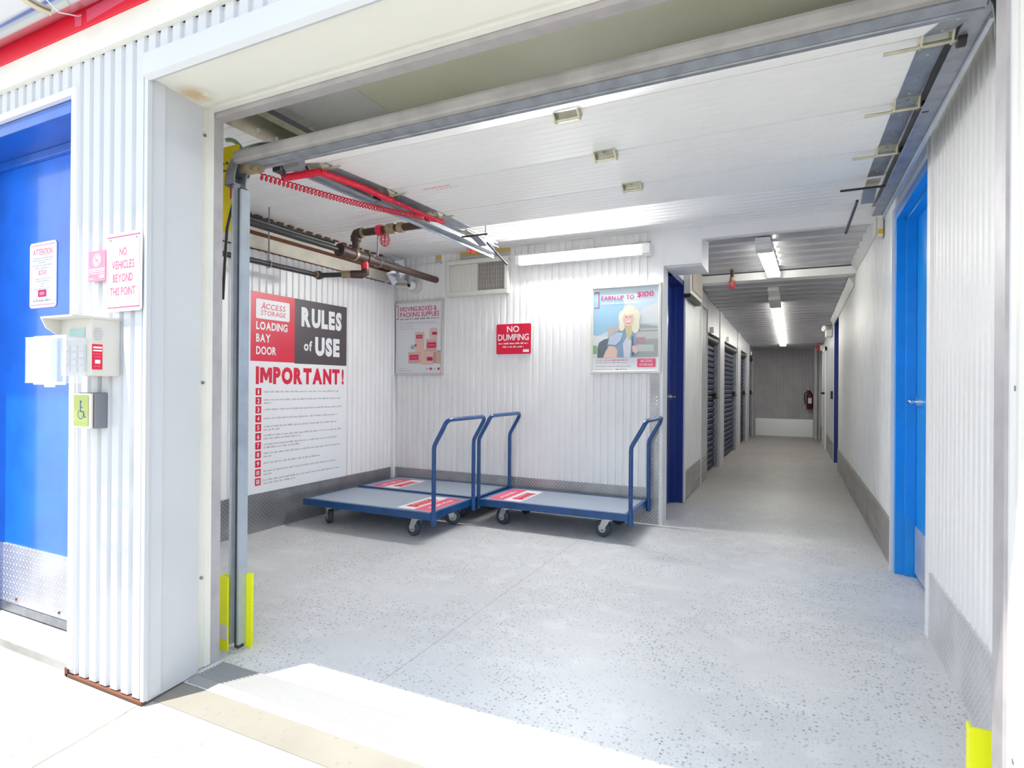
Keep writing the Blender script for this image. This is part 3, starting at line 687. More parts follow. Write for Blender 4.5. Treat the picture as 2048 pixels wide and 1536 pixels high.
tl = track(-2.09, 1, 'door_track', 'galvanised overhead door track at the left of the bay')
tr = track(.456, -1, 'door_track', 'galvanised overhead door track along the right wall')
# upper spring shaft housing seen above the door at the left
q = MB(); q.prof([(-2.17, 2.20), (-2.15, 2.19), (-2.06, 2.245), (-2.05, 2.27), (-2.08, 2.29), (-2.17, 2.275)], 'Y', 1.66, 2.6, 'zinc'); q.prof([(-2.075, 2.27), (-2.055, 2.262), (-2.04, 2.29), (-2.065, 2.30)], 'Y', 1.66, 2.6, 'galv_dk')
for y in (1.8, 1.9): q.cyl((-2.11, y, 2.205), (-2.115, y, 2.215), .008, 'white', 8)
tag(q.build('upper_track'), 'olive zinc upper track above the left end of the door', 'door track')
q = MB().tube([(-2.20, 1.68+.001*i, 1.90+.24*cos(pi*i/14)) if False else (-2.20+.10*sin(pi*i/14), 1.69, 1.93+.24*cos(pi*i/14)) for i in range(15)], .011, 'green', 8)
q = MB().tube([(-2.24+.13*sin(pi*.5*i/12), 1.745, 1.98+.185*cos(pi*.5*i/12)) for i in range(13)], .009, 'green', 8)
tag(q.build('cable_drum_rim'), 'dark green curved rim behind the left door jamb', 'cable drum')
F2 = Face((-2.30, 1.735, 0), (1, 0, 0), (0, -1, 0))
wl = empty('warning_label', (-2.2, 1.74, 1.76)); tag(wl, 'yellow and red warning label hanging behind the left door track', 'label')
q = MB(); F2.board(q, .0, .150, 1.76, 2.13, .01, .003, 'yellow_lab'); q.build('card', wl)
q = MB(); F2.rect(q, .095, .142, 1.90, 1.97, 'red', 1); F2.fine(q, .03, .14, 2.05, 2.065, 'dark', 1); F2.fine(q, .03, .14, 2.02, 2.035, 'dark', 1); F2.rect(q, .128, .134, 1.80, 1.88, 'ink', 1); q.build('print', wl)

# red coiled cord
def coil(pts, turns, R, r, m='red'):
    P_ = [Vector(p) for p in pts]; seg = [0]
    for a, b in zip(P_, P_[1:]): seg.append(seg[-1]+(b-a).length)
    out = []; N = turns*9
    for i in range(N+1):
        s_ = seg[-1]*i/N; k = 0
        while k < len(P_)-2 and seg[k+1] < s_: k += 1
        f_ = (s_-seg[k])/(seg[k+1]-seg[k]); p = P_[k].lerp(P_[k+1], f_); t = (P_[k+1]-P_[k]).normalized()
        a = Vector((0, 0, 1)); n1 = (a-t*a.dot(t)).normalized(); n2 = t.cross(n1); th = 2*pi*turns*i/N
        out.append(p+(n1*cos(th)+n2*sin(th))*R)
    return MB().tube(out, r, m, 6)
cc = empty('coiled_cord', (-2.02, 2.4, 2.1)); tag(cc, 'red coiled cord sagging beside the left door track', 'cord')
sag = []
for i in range(17):
    t = i/16; sag.append((-2.09+.09*t, 1.79+1.32*t, 2.0+.135*t-.018*sin(pi*t)))
coil(sag, 58, .013, .0032).build('coil', cc)
coil([(-2.02, 1.85, 2.0), (-1.965, 2.02, 2.075), (-1.985, 2.3, 2.105), (-2.0, 2.58, 2.115)], 90, .013, .0042).build('coil', cc)
coil([(-2.0, 2.58, 2.115), (-1.995, 3.12, 2.125)], 60, .008, .0035).build('coil', cc)
MB().cyl((-2.005, 2.56, 2.115), (-1.998, 2.60, 2.116), .016, 'red', 10).build('clip', cc)

# yellow guards by the tracks
for (x0, x1, y0, y1, nm, lb) in ((-2.128, -2.078, 1.638, 1.652, 'a', 'yellow painted guard plate at the foot of the left jamb, with a torn grey tape'), (-2.044, -2.014, 1.70, 1.712, 'b', 'yellow painted guard plate just inside the left door track'), (.382, .425, 1.70, 1.712, 'c', 'yellow painted guard plate at the foot of the right jamb')):
    g = empty('track_guard', ((x0+x1)/2, (y0+y1)/2, 0)); tag(g, lb, 'guard', 'yellow track guards')
    MB().prof([(x0, y0), (x1, y0), (x1, y0+.006), (x0+.006, y0+.006), (x0+.006, y1+.02), (x0, y1+.02)], 'Z', 0, .302, 'yellow').build('plate', g)
    if nm == 'a':
        tag(MB().box(x0+.001, x1+.001, y0-.002, y0, .045, .105, 'plate_tape').build('tape', g), 'torn greyish tape')

# ================================================================== SIGNS
# rules sign on the left wall
rs = empty('rules_sign', (XL, 3.47, .29)); tag(rs, 'large rules of use sign, red and charcoal header over white, on left wall', 'sign')
FR = Face((-3.542, 0, 0), (0, 1, 0), (1, 0, 0))
q = MB(); FR.board(q, 2.925, 3.98, .286, 1.775, .002, .004, 'print_white'); q.build('board', rs)
q = MB(); FR.rect(q, 2.966, 3.380, 1.262, 1.772, 'print_red', 1); q.build('red_panel', rs)
q = MB(); FR.rect(q, 3.380, 3.974, 1.256, 1.772, 'dark', 1); q.build('dark_panel', rs)
q = MB(); FR.rrect(q, 3.011, 3.327, 1.577, 1.723, .012, 'print_white', 2)
lg = q.build('logo_panel', rs)
q = MB(); FR.text(q, 'A', 3.056, 3.096, 1.648, 1.702, 'print_red', 3, .012, .22); FR.text(q, 'CCESS', 3.098, 3.286, 1.652, 1.694, 'print_red', 3, .012, .15); FR.text(q, 'STORAGE', 3.054, 3.288, 1.604, 1.640, 'print_red', 3, .01, .15); q.build('lettering', lg)
q = MB()
for t, a in (('LOADING', (3.014, 3.307, 1.495, 1.556)), ('BAY', (3.014, 3.144, 1.404, 1.465)), ('DOOR', (3.015, 3.199, 1.311, 1.373)), ('RULES', (3.449, 3.909, 1.555, 1.715)), ('of', (3.477, 3.566, 1.363, 1.446)), ('USE', (3.599, 3.886, 1.327, 1.486))):
    FR.text(q, t, *a, 'print_white', 2, .06 if t in ('RULES', 'USE') else .03, 0, 1.0)
tag(q.build('lettering', rs), 'white lettering')
q = MB(); FR.text(q, 'IMPORTANT', 3.014, 3.888, 1.090, 1.225, 'print_red', 2, .06, 0, 1.0); FR.text(q, '!', 3.915, 3.940, 1.090, 1.225, 'print_red', 2, .04); tag(q.build('lettering', rs), 'bold red lettering')
q = MB(); q2 = MB(); q3 = MB()
LEN = [(3.879,), (3.907, 3.16), (3.92,), (3.87,), (3.86, 3.24), (3.92, 3.45), (3.86, 3.44), (3.91, 3.16), (3.667,), (3.86, 3.17), (3.89, 3.40)]
for i in range(11):
    zc = 1.037-i*.0665
    q = MB(); q2 = MB(); FR.rect(q, 3.014, 3.065, zc-.028, zc+.026, 'print_red', 1); sq = q.build('number_square', rs)
    tx = str(i+1); wd = .011 if tx == '1' else (.026 if i >= 9 else .02)
    FR.text(q2, tx, 3.04-wd/2-.001, 3.04+wd/2-.001, zc-.018, zc+.016, 'print_white', 2, .02); q2.build('numeral', sq)
    for j, e_ in enumerate(LEN[i]):
        base = zc-.004-j*.024+(.006 if len(LEN[i]) > 1 else 0)
        FR.fine(q3, 3.088, e_, base-.006, base+.010, 'ink_lt', 1)
q3.build('fine_print', rs)

# exterior signs
def frame_lines(F_, mb, u0, u1, v0, v1, w_, m, k=1):
    F_.rect(mb, u0, u1, v0, v0+w_, m, k); F_.rect(mb, u0, u1, v1-w_, v1, m, k); F_.rect(mb, u0, u0+w_*.4, v0, v1, m, k); F_.rect(mb, u1-w_*.4, u1, v0, v1, m, k)
FN = Face((0, 1.225, 0), (1, 0, 0), (0, -1, 0))
s = empty('no_vehicles_sign', (-2.09, 1.235, 1.35)); tag(s, 'white sign with red letters about vehicles, on outer siding above keypad', 'sign')
q = MB(); FN.board(q, -2.190, -1.992, 1.346, 1.620, .012, .004, 'print_white'); q.build('board', s)
q = MB(); frame_lines(FN, q, -2.183, -2.0, 1.358, 1.610, .005, 'text_pink'); q.build('border', s)
q = MB()
for t, a in (('NO', (-2.114, -2.073, 1.540, 1.568)), ('VEHICLES', (-2.158, -2.030, 1.494, 1.524)), ('BEYOND', (-2.152, -2.038, 1.448, 1.478)), ('THIS POINT', (-2.168, -2.024, 1.401, 1.431))):
    FN.text(q, t, *a, 'text_pink', 1, .02)
q.build('lettering', s)
for u, v in ((-2.165, 1.597), (-2.017, 1.597)): MB().cyl(FN.p(u, v, 0), FN.p(u, v, 5), .004, 'galv', 8).build('screw', s)
s = empty('no_smoking_sign', (-2.25, 1.235, 1.46)); tag(s, 'small red no smoking sticker left of the white vehicles sign', 'sign')
q = MB(); FN.board(q, -2.300, -2.196, 1.461, 1.570, .003, .003, 'sign_pink'); q.build('board', s)
q = MB(); FN.disc(q, -2.247, 1.536, .024, .024, 'print_white', 1); FN.rect(q, -2.293, -2.201, 1.494, 1.507, 'print_white', 1); FN.rrect(q, -2.232, -2.202, 1.471, 1.483, .003, 'print_white', 1); FN.fine(q, -2.293, -2.202, 1.486, 1.491, 'print_white', 1); FN.fine(q, -2.293, -2.26, 1.468, 1.473, 'print_white', 1)
q.build('symbol', s)
q = MB(); FN.text(q, 'NO SMOKING', -2.29, -2.204, 1.496, 1.505, 'sign_pink', 2, .02); FN.ring(q, -2.247, 1.536, .021, .003, 'sign_pink', 2); FN.poly(q, [(-2.262, 1.549), (-2.259, 1.552), (-2.232, 1.523), (-2.235, 1.520)], 'sign_pink', 2); FN.rect(q, -2.258, -2.238, 1.534, 1.538, 'ink', 2); q.build('lettering', s)
FD = Face((0, 1.416, 0), (1, 0, 0), (0, -1, 0))
s = empty('attention_sign', (-3.0, 1.418, 1.43)); tag(s, 'white attention notice with faint red print on the blue outer door', 'sign')
q = MB(); FD.board(q, -3.115, -2.900, 1.429, 1.722, .018, .003, 'print_white'); q.build('board', s)
q = MB(); frame_lines(FD, q, -3.102, -2.912, 1.441, 1.710, .003, 'sign_pink'); FD.text(q, 'ATTENTION', -3.086, -2.930, 1.664, 1.692, 'sign_pink', 1, .01); FD.text(q, '$250', -3.042, -2.978, 1.573, 1.597, 'sign_pink', 1, .01); FD.rrect(q, -3.044, -2.977, 1.477, 1.509, .006, 'magenta', 1); FD.rrect(q, -3.031, -2.99, 1.485, 1.500, .003, 'sign_pink', 2); q.build('red_print', s)
q = MB()
for v, a, b_ in ((1.65, -3.09, -2.93), (1.64, -3.09, -2.93), (1.63, -3.04, -2.98), (1.618, -3.09, -2.93), (1.606, -3.07, -2.95), (1.558, -3.07, -2.94), (1.548, -3.06, -2.95), (1.536, -3.03, -2.99), (1.524, -3.03, -2.99), (1.514, -3.07, -2.95)): FD.fine(q, a, b_, v-.003, v+.003, 'ink_lt', 1)
FD.fine(q, -3.086, -2.93, 1.455, 1.468, 'ink_lt', 1); q.build('fine_print', s)

# keypad with hood and clear cover
kp = empty('keypad', (-2.2, 1.2, 1.12)); tag(kp, 'beige hooded access keypad with a clear flip cover beside the blue door', 'keypad')
MB().box(-2.315, -2.13, 1.145, 1.24, 1.12, 1.318, 'keypad').build('housing', kp, .004)
q = MB(); q.prof([(1.24, 1.322), (1.085, 1.322), (1.085, 1.316), (1.24, 1.314)], 'X', -2.318, -2.127, 'keypad'); q.prof([(1.16, 1.318), (1.085, 1.318), (1.10, 1.285), (1.145, 1.255), (1.16, 1.255)], 'X', -2.318, -2.311, 'keypad'); q.build('hood', kp)
FK = Face((0, 1.1445, 0), (1, 0, 0), (0, -1, 0))
q = MB(); FK.rrect(q, -2.262, -2.165, 1.252, 1.287, .003, 'grey_lt', 1); FK.rect(q, -2.255, -2.172, 1.258, 1.282, 'lcd', 2); q.build('screen', kp)
FS = Face((-2.1295, 0, 0), (0, 1, 0), (1, 0, 0))
q = MB()
for i, zz in enumerate((1.279, 1.270, 1.261, 1.252, 1.243)):
    hw = (.010, .014, .016, .014, .010)[i]; FS.rect(q, 1.166-hw, 1.166+hw, zz, zz+.004, 'ink_lt', 1)
q.build('speaker_slots', kp)
q = MB(); FS.rect(q, 1.147, 1.180, 1.142, 1.228, 'print_red', 1); tag(q.build('label', kp), 'red sticker on the keypad side')
q = MB(); FS.rect(q, 1.150, 1.178, 1.214, 1.220, 'print_white', 2); FS.rect(q, 1.150, 1.178, 1.204, 1.209, 'print_white', 2); FS.rrect(q, 1.156, 1.173, 1.162, 1.175, .002, 'print_white', 2); FS.fine(q, 1.15, 1.177, 1.193, 1.197, 'sign_pink', 2); FS.fine(q, 1.153, 1.175, 1.183, 1.187, 'sign_pink', 2); FS.fine(q, 1.153, 1.175, 1.151, 1.155, 'sign_pink', 2); q.build('label_print', kp)
for i in range(3):
    for j in range(4): MB().box(-2.28+.045*i, -2.25+.045*i, 1.138, 1.145, 1.135+.024*j, 1.152+.024*j, 'grey_lt').build('key', kp)
q = MB(); x0, x1, y0, y1, z0, z1 = -2.335, -2.155, 1.045, 1.142, 1.095, 1.248
q.prof([(x0+.012, y0), (x1-.012, y0), (x1, y0+.012), (x1, y1), (x1-.003, y1), (x1-.003, y0+.014), (x1-.014, y0+.003), (x0+.014, y0+.003), (x0+.003, y0+.014), (x0+.003, y1), (x0, y1), (x0, y0+.012)], 'Z', z0, z1, 'clear')
q.box(x0+.003, x1-.003, y0+.003, y1, z1-.003, z1, 'clear'); q.box(x0+.003, x1-.003, y0+.003, y1, z0, z0+.003, 'clear')
tag(q.build('flip_cover', kp), 'clear plastic flip cover')
q = MB().box(x0-.004, x1+.004, y0+.03, y0+.037, z0-.006, z0+.004, 'lens').box(x0-.004, x1+.004, y0+.03, y0+.037, z1-.004, z1+.006, 'lens').box(x0-.004, x0+.004, y0+.03, y0+.037, z0, z1, 'lens').box(x1-.004, x1+.004, y0+.03, y0+.037, z0, z1, 'lens').box(-2.25, -2.22, y0+.02, y0+.04, z0-.014, z0-.004, 'lens'); q.build('cover_rim', kp, .002)
# push plate
pb = empty('push_button', (-2.25, 1.21, .935)); tag(pb, 'grey box push button with green wheelchair plate under the keypad', 'door button')
MB().box(-2.305, -2.2, 1.195, 1.24, .935, 1.062, 'btn_grey').build('housing', pb, .005)
MB().box(-2.305, -2.202, 1.181, 1.193, .937, 1.060, 'btn_rim').build('rim', pb, .004)
FB = Face((0, 1.1805, 0), (1, 0, 0), (0, -1, 0))
q = MB(); FB.rrect(q, -2.298, -2.21, .944, 1.053, .004, 'btn_green', 1); q.build('plate', pb)
q = MB(); FB.disc(q, -2.256, 1.029, .005, .005, 'sym_blue', 2); FB.rect(q, -2.259, -2.254, .995, 1.024, 'sym_blue', 2); FB.rect(q, -2.256, -2.242, 1.008, 1.011, 'sym_blue', 2); FB.rect(q, -2.258, -2.238, .993, .997, 'sym_blue', 2); FB.ring(q, -2.255, .986, .018, .003, 'sym_blue', 2, 28, pi*.72, pi*2.08); FB.poly(q, [(-2.240, .996), (-2.236, .996), (-2.230, .974), (-2.234, .974)], 'sym_blue', 2); FB.rect(q, -2.233, -2.225, .974, .978, 'sym_blue', 2); q.build('wheelchair_symbol', pb)

# NO DUMPING sign
FW = Face((0, YB-.015, 0), (1, 0, 0), (0, -1, 0))
s = empty('no_dumping_sign', (-2.23, YB, 1.37)); tag(s, 'red no dumping sign in the middle of the back wall', 'sign')
q = MB(); FW.board(q, -2.406, -2.053, 1.367, 1.648, .016, .012, 'print_white'); q.build('board', s)
q = MB(); FW.rrect(q, -2.400, -2.059, 1.373, 1.642, .014, 'print_red', 1); q.build('red_panel', s)
q = MB(); FW.text(q, 'NO', -2.294, -2.174, 1.568, 1.624, 'print_white', 2, .02); FW.text(q, 'DUMPING', -2.384, -2.080, 1.494, 1.552, 'print_white', 2, .02); FW.fine(q, -2.377, -2.085, 1.460, 1.476, 'print_white', 2); FW.fine(q, -2.335, -2.127, 1.430, 1.446, 'print_white', 2); FW.rrect(q, -2.136, -2.078, 1.390, 1.414, .004, 'print_white', 2); q.build('lettering', s)

# framed posters
def poster_frame(s, u0, u1, v0, v1, m, t=.022, w_=.022):
    q = MB(); y0, y1 = YB-.03, YB
    for a, b_, c_, d in ((u0, u1, v0, v0+w_), (u0, u1, v1-w_, v1), (u0, u0+w_, v0+w_, v1-w_), (u1-w_, u1, v0+w_, v1-w_)): q.box(a, b_, y0, y1, c_, d, m)
    q.build('frame', s, .004)
FP = Face((0, YB-.016, 0), (1, 0, 0), (0, -1, 0))
s = empty('framed_poster', (-3.255, YB, 1.185)); tag(s, 'silver framed poster showing stacked moving boxes near the left corner', 'poster', 'framed posters on the back wall')
poster_frame(s, -3.542, -2.963, 1.185, 1.907, 'frame_alu')
q = MB(); FP.board(q, -3.525, -2.98, 1.20, 1.89, .001, .004, 'paper'); q.build('sheet', s)
q = MB(); FP.text(q, 'MOVING BOXES &', -3.461, -3.040, 1.806, 1.852, 'magenta', 1, .015); FP.text(q, 'PACKING SUPPLIES', -3.461, -3.011, 1.752, 1.798, 'magenta', 1, .015); FP.rect(q, -3.488, -3.482, 1.73, 1.865, 'magenta', 1); FP.rect(q, -3.512, -3.482, 1.859, 1.865, 'magenta', 1); FP.rect(q, -3.512, -3.482, 1.73, 1.736, 'magenta', 1); q.build('lettering', s)
q = MB(); FP.fine(q, -3.461, -3.011, 1.722, 1.742, 'ink', 1)
for v, a, b_ in ((1.70, -3.461, -3.05), (1.685, -3.461, -3.03), (1.66, -3.461, -3.30), (1.635, -3.461, -3.27)): FP.fine(q, a, b_, v-.004, v+.005, 'ink_lt', 1)
FP.fine(q, -3.461, -3.37, 1.245, 1.255, 'ink_lt', 1); FP.fine(q, -3.48, -3.32, 1.225, 1.235, 'ink_lt', 1); FP.fine(q, -3.16, -3.12, 1.238, 1.258, 'ink_lt', 1); FP.rrect(q, -3.112, -3.090, 1.236, 1.260, .005, 'magenta', 1); FP.fine(q, -3.075, -3.035, 1.238, 1.258, 'ink_lt', 1); FP.rrect(q, -3.025, -3.002, 1.236, 1.260, .005, 'magenta', 1); q.build('fine_print', s)
q = MB()
def pbox(u0, u1, v0, v1, m, lab, k):
    FP.rect(q, u0, u1, v0, v1, m, k); FP.rect(q, u0, u1, v1, v1+.007, 'box1', k)
    if lab: FP.rrect(q, *lab, .006, 'magenta', k+1); FP.rect(q, lab[0]+.012, lab[1]-.012, (lab[2]+lab[3])/2-.004, (lab[2]+lab[3])/2+.004, 'sign_pink', k+2)
pbox(-3.281, -3.181, 1.40, 1.523, 'box1', None, 1); pbox(-3.285, -3.177, 1.522, 1.596, 'box1', (-3.27, -3.20, 1.540, 1.575), 2)
FP.rrect(q, -3.121, -3.028, 1.53, 1.638, .03, 'box1', 1); FP.rrect(q, -3.09, -3.036, 1.572, 1.598, .004, 'magenta', 2)
pbox(-3.158, -3.036, 1.405, 1.528, 'box2', (-3.145, -3.045, 1.448, 1.50), 2); FP.rect(q, -3.11, -3.036, 1.30, 1.405, 'box3', 1); FP.rect(q, -3.18, -3.11, 1.40, 1.43, 'box2', 1)
pbox(-3.361, -3.218, 1.300, 1.407, 'box2', (-3.346, -3.244, 1.335, 1.382), 3); FP.poly(q, [(-3.219, 1.405), (-3.19, 1.411), (-3.19, 1.285), (-3.219, 1.30)], 'box1', 4); FP.rect(q, -3.19, -3.074, 1.285, 1.411, 'box1', 4); FP.rrect(q, -3.145, -3.08, 1.325, 1.36, .005, 'magenta', 5)
FP.rrect(q, -3.042, -2.995, 1.295, 1.41, .01, 'box2', 3); FP.rect(q, -2.995, -2.985, 1.29, 1.40, 'box1', 3); FP.rect(q, -3.03, -2.985, 1.412, 1.42, 'ink', 3)
FP.disc(q, -3.313, 1.455, .02, .022, 'green', 3); FP.rect(q, -3.322, -3.304, 1.412, 1.438, 'paper', 4); FP.disc(q, -3.277, 1.475, .012, .012, 'magenta', 3)
tag(q.build('picture', s), 'printed picture of cardboard boxes with pink labels')
s = empty('framed_poster', (-1.22, YB, 1.2)); tag(s, 'framed poster of a smiling blonde person taking a selfie, beside the corridor', 'poster', 'framed posters on the back wall')
poster_frame(s, -1.514, -.930, 1.199, 1.921, 'vent_w')
q = MB(); FP.board(q, -1.496, -.95, 1.215, 1.905, .001, .004, 'print_white'); q.build('sheet', s)
q = MB()
FP.rect(q, -1.492, -.955, 1.329, 1.900, 'sky2', 1); FP.poly(q, [(-1.492, 1.86), (-1.492, 1.50), (-1.33, 1.56), (-1.22, 1.66), (-1.24, 1.80), (-1.36, 1.84)], 'sky1', 2); FP.poly(q, [(-1.492, 1.335), (-1.492, 1.52), (-1.40, 1.50), (-1.30, 1.52), (-1.2, 1.5), (-1.2, 1.335)], 'cloud', 3); FP.poly(q, [(-1.15, 1.60), (-.955, 1.60), (-.955, 1.76), (-1.05, 1.74), (-1.12, 1.68)], 'cloud', 2)
FP.poly(q, [(-1.368, 1.34), (-1.368, 1.585), (-1.33, 1.578), (-1.26, 1.612), (-1.2, 1.612), (-1.2, 1.34)], 'bld2', 4); FP.poly(q, [(-1.16, 1.329), (-1.16, 1.60), (-1.11, 1.595), (-.955, 1.575), (-.955, 1.329)], 'bld1', 4)
FP.rect(q, -1.15, -.955, 1.475, 1.535, 'bld3', 5); FP.rect(q, -1.14, -1.06, 1.445, 1.49, 'bld_red', 6); FP.rect(q, -1.14, -.99, 1.375, 1.43, 'bld3', 5); FP.rect(q, -1.1, -.955, 1.545, 1.56, 'bld3', 5)
FP.rect(q, -1.492, -1.46, 1.36, 1.43, 'green', 4)
FP.poly(q, [(-1.455, 1.329), (-1.455, 1.41), (-1.44, 1.455), (-1.40, 1.48), (-1.35, 1.49), (-1.32, 1.40), (-1.36, 1.329)], 'pack', 6)
FP.poly(q, [(-1.30, 1.329), (-1.37, 1.42), (-1.36, 1.49), (-1.31, 1.53), (-1.25, 1.56), (-1.20, 1.57), (-1.15, 1.55), (-1.13, 1.48), (-1.14, 1.329)], 'denim', 7)
FP.poly(q, [(-1.365, 1.44), (-1.35, 1.50), (-1.29, 1.535), (-1.24, 1.53), (-1.26, 1.47), (-1.30, 1.43)], 'denim_l', 8); FP.poly(q, [(-1.23, 1.33), (-1.24, 1.44), (-1.20, 1.52), (-1.17, 1.46), (-1.18, 1.33)], 'tee', 8)
FP.poly(q, [(-1.405, 1.329), (-1.385, 1.38), (-1.355, 1.425), (-1.31, 1.42), (-1.285, 1.39), (-1.29, 1.329)], 'skin', 8)
for c_ in ((-1.247, 1.65, .03, .06), (-1.19, 1.70, .055, .055), (-1.135, 1.66, .035, .06), (-1.14, 1.585, .035, .06), (-1.25, 1.585, .025, .04)): FP.disc(q, *c_, 'hair', 8)
FP.poly(q, [(-1.225, 1.59), (-1.17, 1.59), (-1.165, 1.52), (-1.19, 1.47), (-1.21, 1.50)], 'scarf', 9)
FP.disc(q, -1.194, 1.64, .044, .06, 'skin', 10); FP.disc(q, -1.192, 1.695, .05, .025, 'hair', 11)
FP.disc(q, -1.210, 1.655, .007, .004, 'ink', 11); FP.disc(q, -1.178, 1.655, .007, .004, 'ink', 11); FP.disc(q, -1.193, 1.618, .018, .008, 'print_white', 12); FP.ring(q, -1.193, 1.624, .022, .005, 'pink', 11, 12, pi*1.1, pi*1.9); FP.poly(q, [(-1.197, 1.648), (-1.190, 1.648), (-1.187, 1.634), (-1.200, 1.634)], 'box1', 11)
FP.poly(q, [(-1.165, 1.42), (-1.14, 1.425), (-1.115, 1.38), (-1.13, 1.36), (-1.16, 1.375)], 'skin', 9); FP.poly(q, [(-1.165, 1.50), (-1.155, 1.50), (-1.15, 1.34), (-1.165, 1.34)], 'pack', 8)
tag(q.build('picture', s), 'printed photo of a person with blonde hair in a denim jacket')
q = MB(); FP.text(q, 'EARN UP TO', -1.423, -1.150, 1.800, 1.836, 'magenta', 6, .015); FP.text(q, '$100', -1.125, -.993, 1.808, 1.856, 'magenta', 6, .015); FP.rect(q, -1.447, -1.441, 1.738, 1.872, 'magenta', 6); FP.rect(q, -1.485, -1.441, 1.866, 1.872, 'magenta', 6); FP.rect(q, -1.485, -1.441, 1.738, 1.744, 'magenta', 6)
FP.rrect(q, -1.122, -.975, 1.250, 1.318, .008, 'pink', 3); q.build('lettering', s)
q = MB(); FP.text(q, 'ACCESS', -1.098, -1.0, 1.290, 1.310, 'print_white', 4, .02, .15); FP.text(q, 'STORAGE', -1.104, -.996, 1.260, 1.279, 'print_white', 4, .02, .15); FP.fine(q, -1.422, -1.10, 1.766, 1.782, 'print_white', 6); q.build('logo_text', s)
q = MB(); FP.fine(q, -1.466, -1.40, 1.302, 1.314, 'ink_lt', 3); FP.fine(q, -1.395, -1.196, 1.302, 1.314, 'pink', 3); FP.fine(q, -1.466, -1.206, 1.283, 1.294, 'ink_lt', 3); FP.fine(q, -1.465, -1.167, 1.252, 1.262, 'ink_lt', 3); FP.fine(q, -1.482, -1.32, 1.228, 1.236, 'box3', 3); FP.fine(q, -1.30, -1.20, 1.227, 1.237, 'ink', 3); q.build('fine_print', s)

# ================================================================== FIXTURES ON THE WALLS AND CEILING
lt = empty('strip_light', (-1.6, YB-.04, 2.16)); tag(lt, 'lit fluorescent strip light high on the back wall', 'light')
MB().box(-2.17, -1.01, YB-.045, YB, 2.145, 2.215, 'white').box(-2.17, -1.01, YB-.125, YB-.045, 2.213, 2.218, 'white').box(-2.17, -1.01, YB-.072, YB-.045, 2.142, 2.147, 'white').build('housing', lt)
q = MB(); n = 12; q.prof([(YB-.045, 2.148), (YB-.070, 2.148), (YB-.076, 2.151), (YB-.108, 2.206), (YB-.108, 2.2125), (YB-.045, 2.2125)], 'X', -2.13, -1.075, 'lamp'); tag(q.build('diffuser', lt), 'glowing white diffuser')
MB().box(-2.172, -2.13, YB-.118, YB-.0, 2.140, 2.2185, 'lens').build('end_cap', lt, .006)
MB().box(-1.075, -1.005, YB-.118, YB, 2.140, 2.2185, 'lens').build('end_cap', lt, .006)
def corridor_light(y0, y1, z0, z1, x0, x1, label, m):
    l_ = empty('corridor_light', ((x0+x1)/2, (y0+y1)/2, (z0+z1)/2)); tag(l_, label, 'light', 'strip lights on the corridor ceiling')
    def hx(mb, w_, a, b_, t0, t1, mm):
        xx = [x0+(x1-x0)*t for t in (t0, t1)]; yy = [y0+(y1-y0)*t for t in (t0, t1)]; zz = [z0+(z1-z0)*t for t in (t0, t1)]
        mb.hexa([(xx[0]-w_, yy[0], zz[0]+a), (xx[0]+w_, yy[0], zz[0]+a), (xx[1]+w_, yy[1], zz[1]+a), (xx[1]-w_, yy[1], zz[1]+a), (xx[0]-w_, yy[0], zz[0]+b_), (xx[0]+w_, yy[0], zz[0]+b_), (xx[1]+w_, yy[1], zz[1]+b_), (xx[1]-w_, yy[1], zz[1]+b_)], mm)
    q = MB(); hx(q, .055, .035, .075, 0, 1, 'white'); q.build('housing', l_, .004)
    q = MB(); hx(q, .058, 0, .036, .16, .97, m); q.build('diffuser', l_, .012)
    q = MB(); hx(q, .062, -.004, .06, .06, .16, 'lens'); q.build('end_cap', l_, .004)
    q = MB(); hx(q, .062, -.004, .06, .97, 1, 'lens'); q.build('end_cap', l_, .004)
corridor_light(4.95, 6.42, 2.20, 2.20, -.213, -.168, 'strip light on the corridor ceiling in front of the white beam', 'lamp_dim')
corridor_light(6.95, 13.2, 2.115, 1.925, -.190, -.165, 'long strip light on the corridor ceiling behind the white beam', 'lamp_dim')

def louvre(o, x0, x1, z0, z1, y, label, dx=None):
    v = empty('wall_vent', ((x0+x1)/2, y, z0)); tag(v, label, 'vent', 'louvred wall vents'); return v
v = louvre(None, -2.905, -2.27, 1.915, 2.245, YB, 'white louvred wall vent on the back wall, left half closed, right half dark')
q = MB(); Y0 = YB-.06
for a, b_, c_, d in ((-2.905, -2.27, 1.915, 1.955), (-2.905, -2.27, 2.205, 2.245), (-2.905, -2.875, 1.955, 2.205), (-2.305, -2.27, 1.955, 2.205)): q.box(a, b_, Y0, YB, c_, d, 'vent_w')
q.build('frame', v, .004)
MB().box(-2.875, -2.305, YB-.02, YB-.005, 1.955, 2.205, 'vent_dk').build('back_panel', v)
q = MB()
for i in range(13): q.box(-2.872+.0225*i, -2.872+.0225*i+.0205, Y0+.012, Y0+.022, 1.957, 2.203, 'vent_w')
q.build('closed_louvres', v)
q = MB()
for i in range(16): q.box(-2.572+.0167*i, -2.572+.0167*i+.004, Y0+.008, Y0+.02, 1.957, 2.203, 'keypad')
for z in (2.0, 2.04, 2.08, 2.12, 2.16): q.box(-2.572, -2.306, Y0+.026, Y0+.03, z, z+.0015, 'keypad')
tag(q.build('open_louvres', v), 'open louvres over a dark core')
v = empty('wall_vent', (-.86, 5.9, 1.95)); tag(v, 'louvred vent box high on the corridor left wall above the skirting', 'vent', 'louvred wall vents')
MB().box(-.92, -.855, 5.60, 6.36, 1.97, 2.27, 'vent_w').build('housing', v, .006)
q = MB().box(-.853, -.848, 5.66, 6.31, 2.01, 2.23, 'box3')
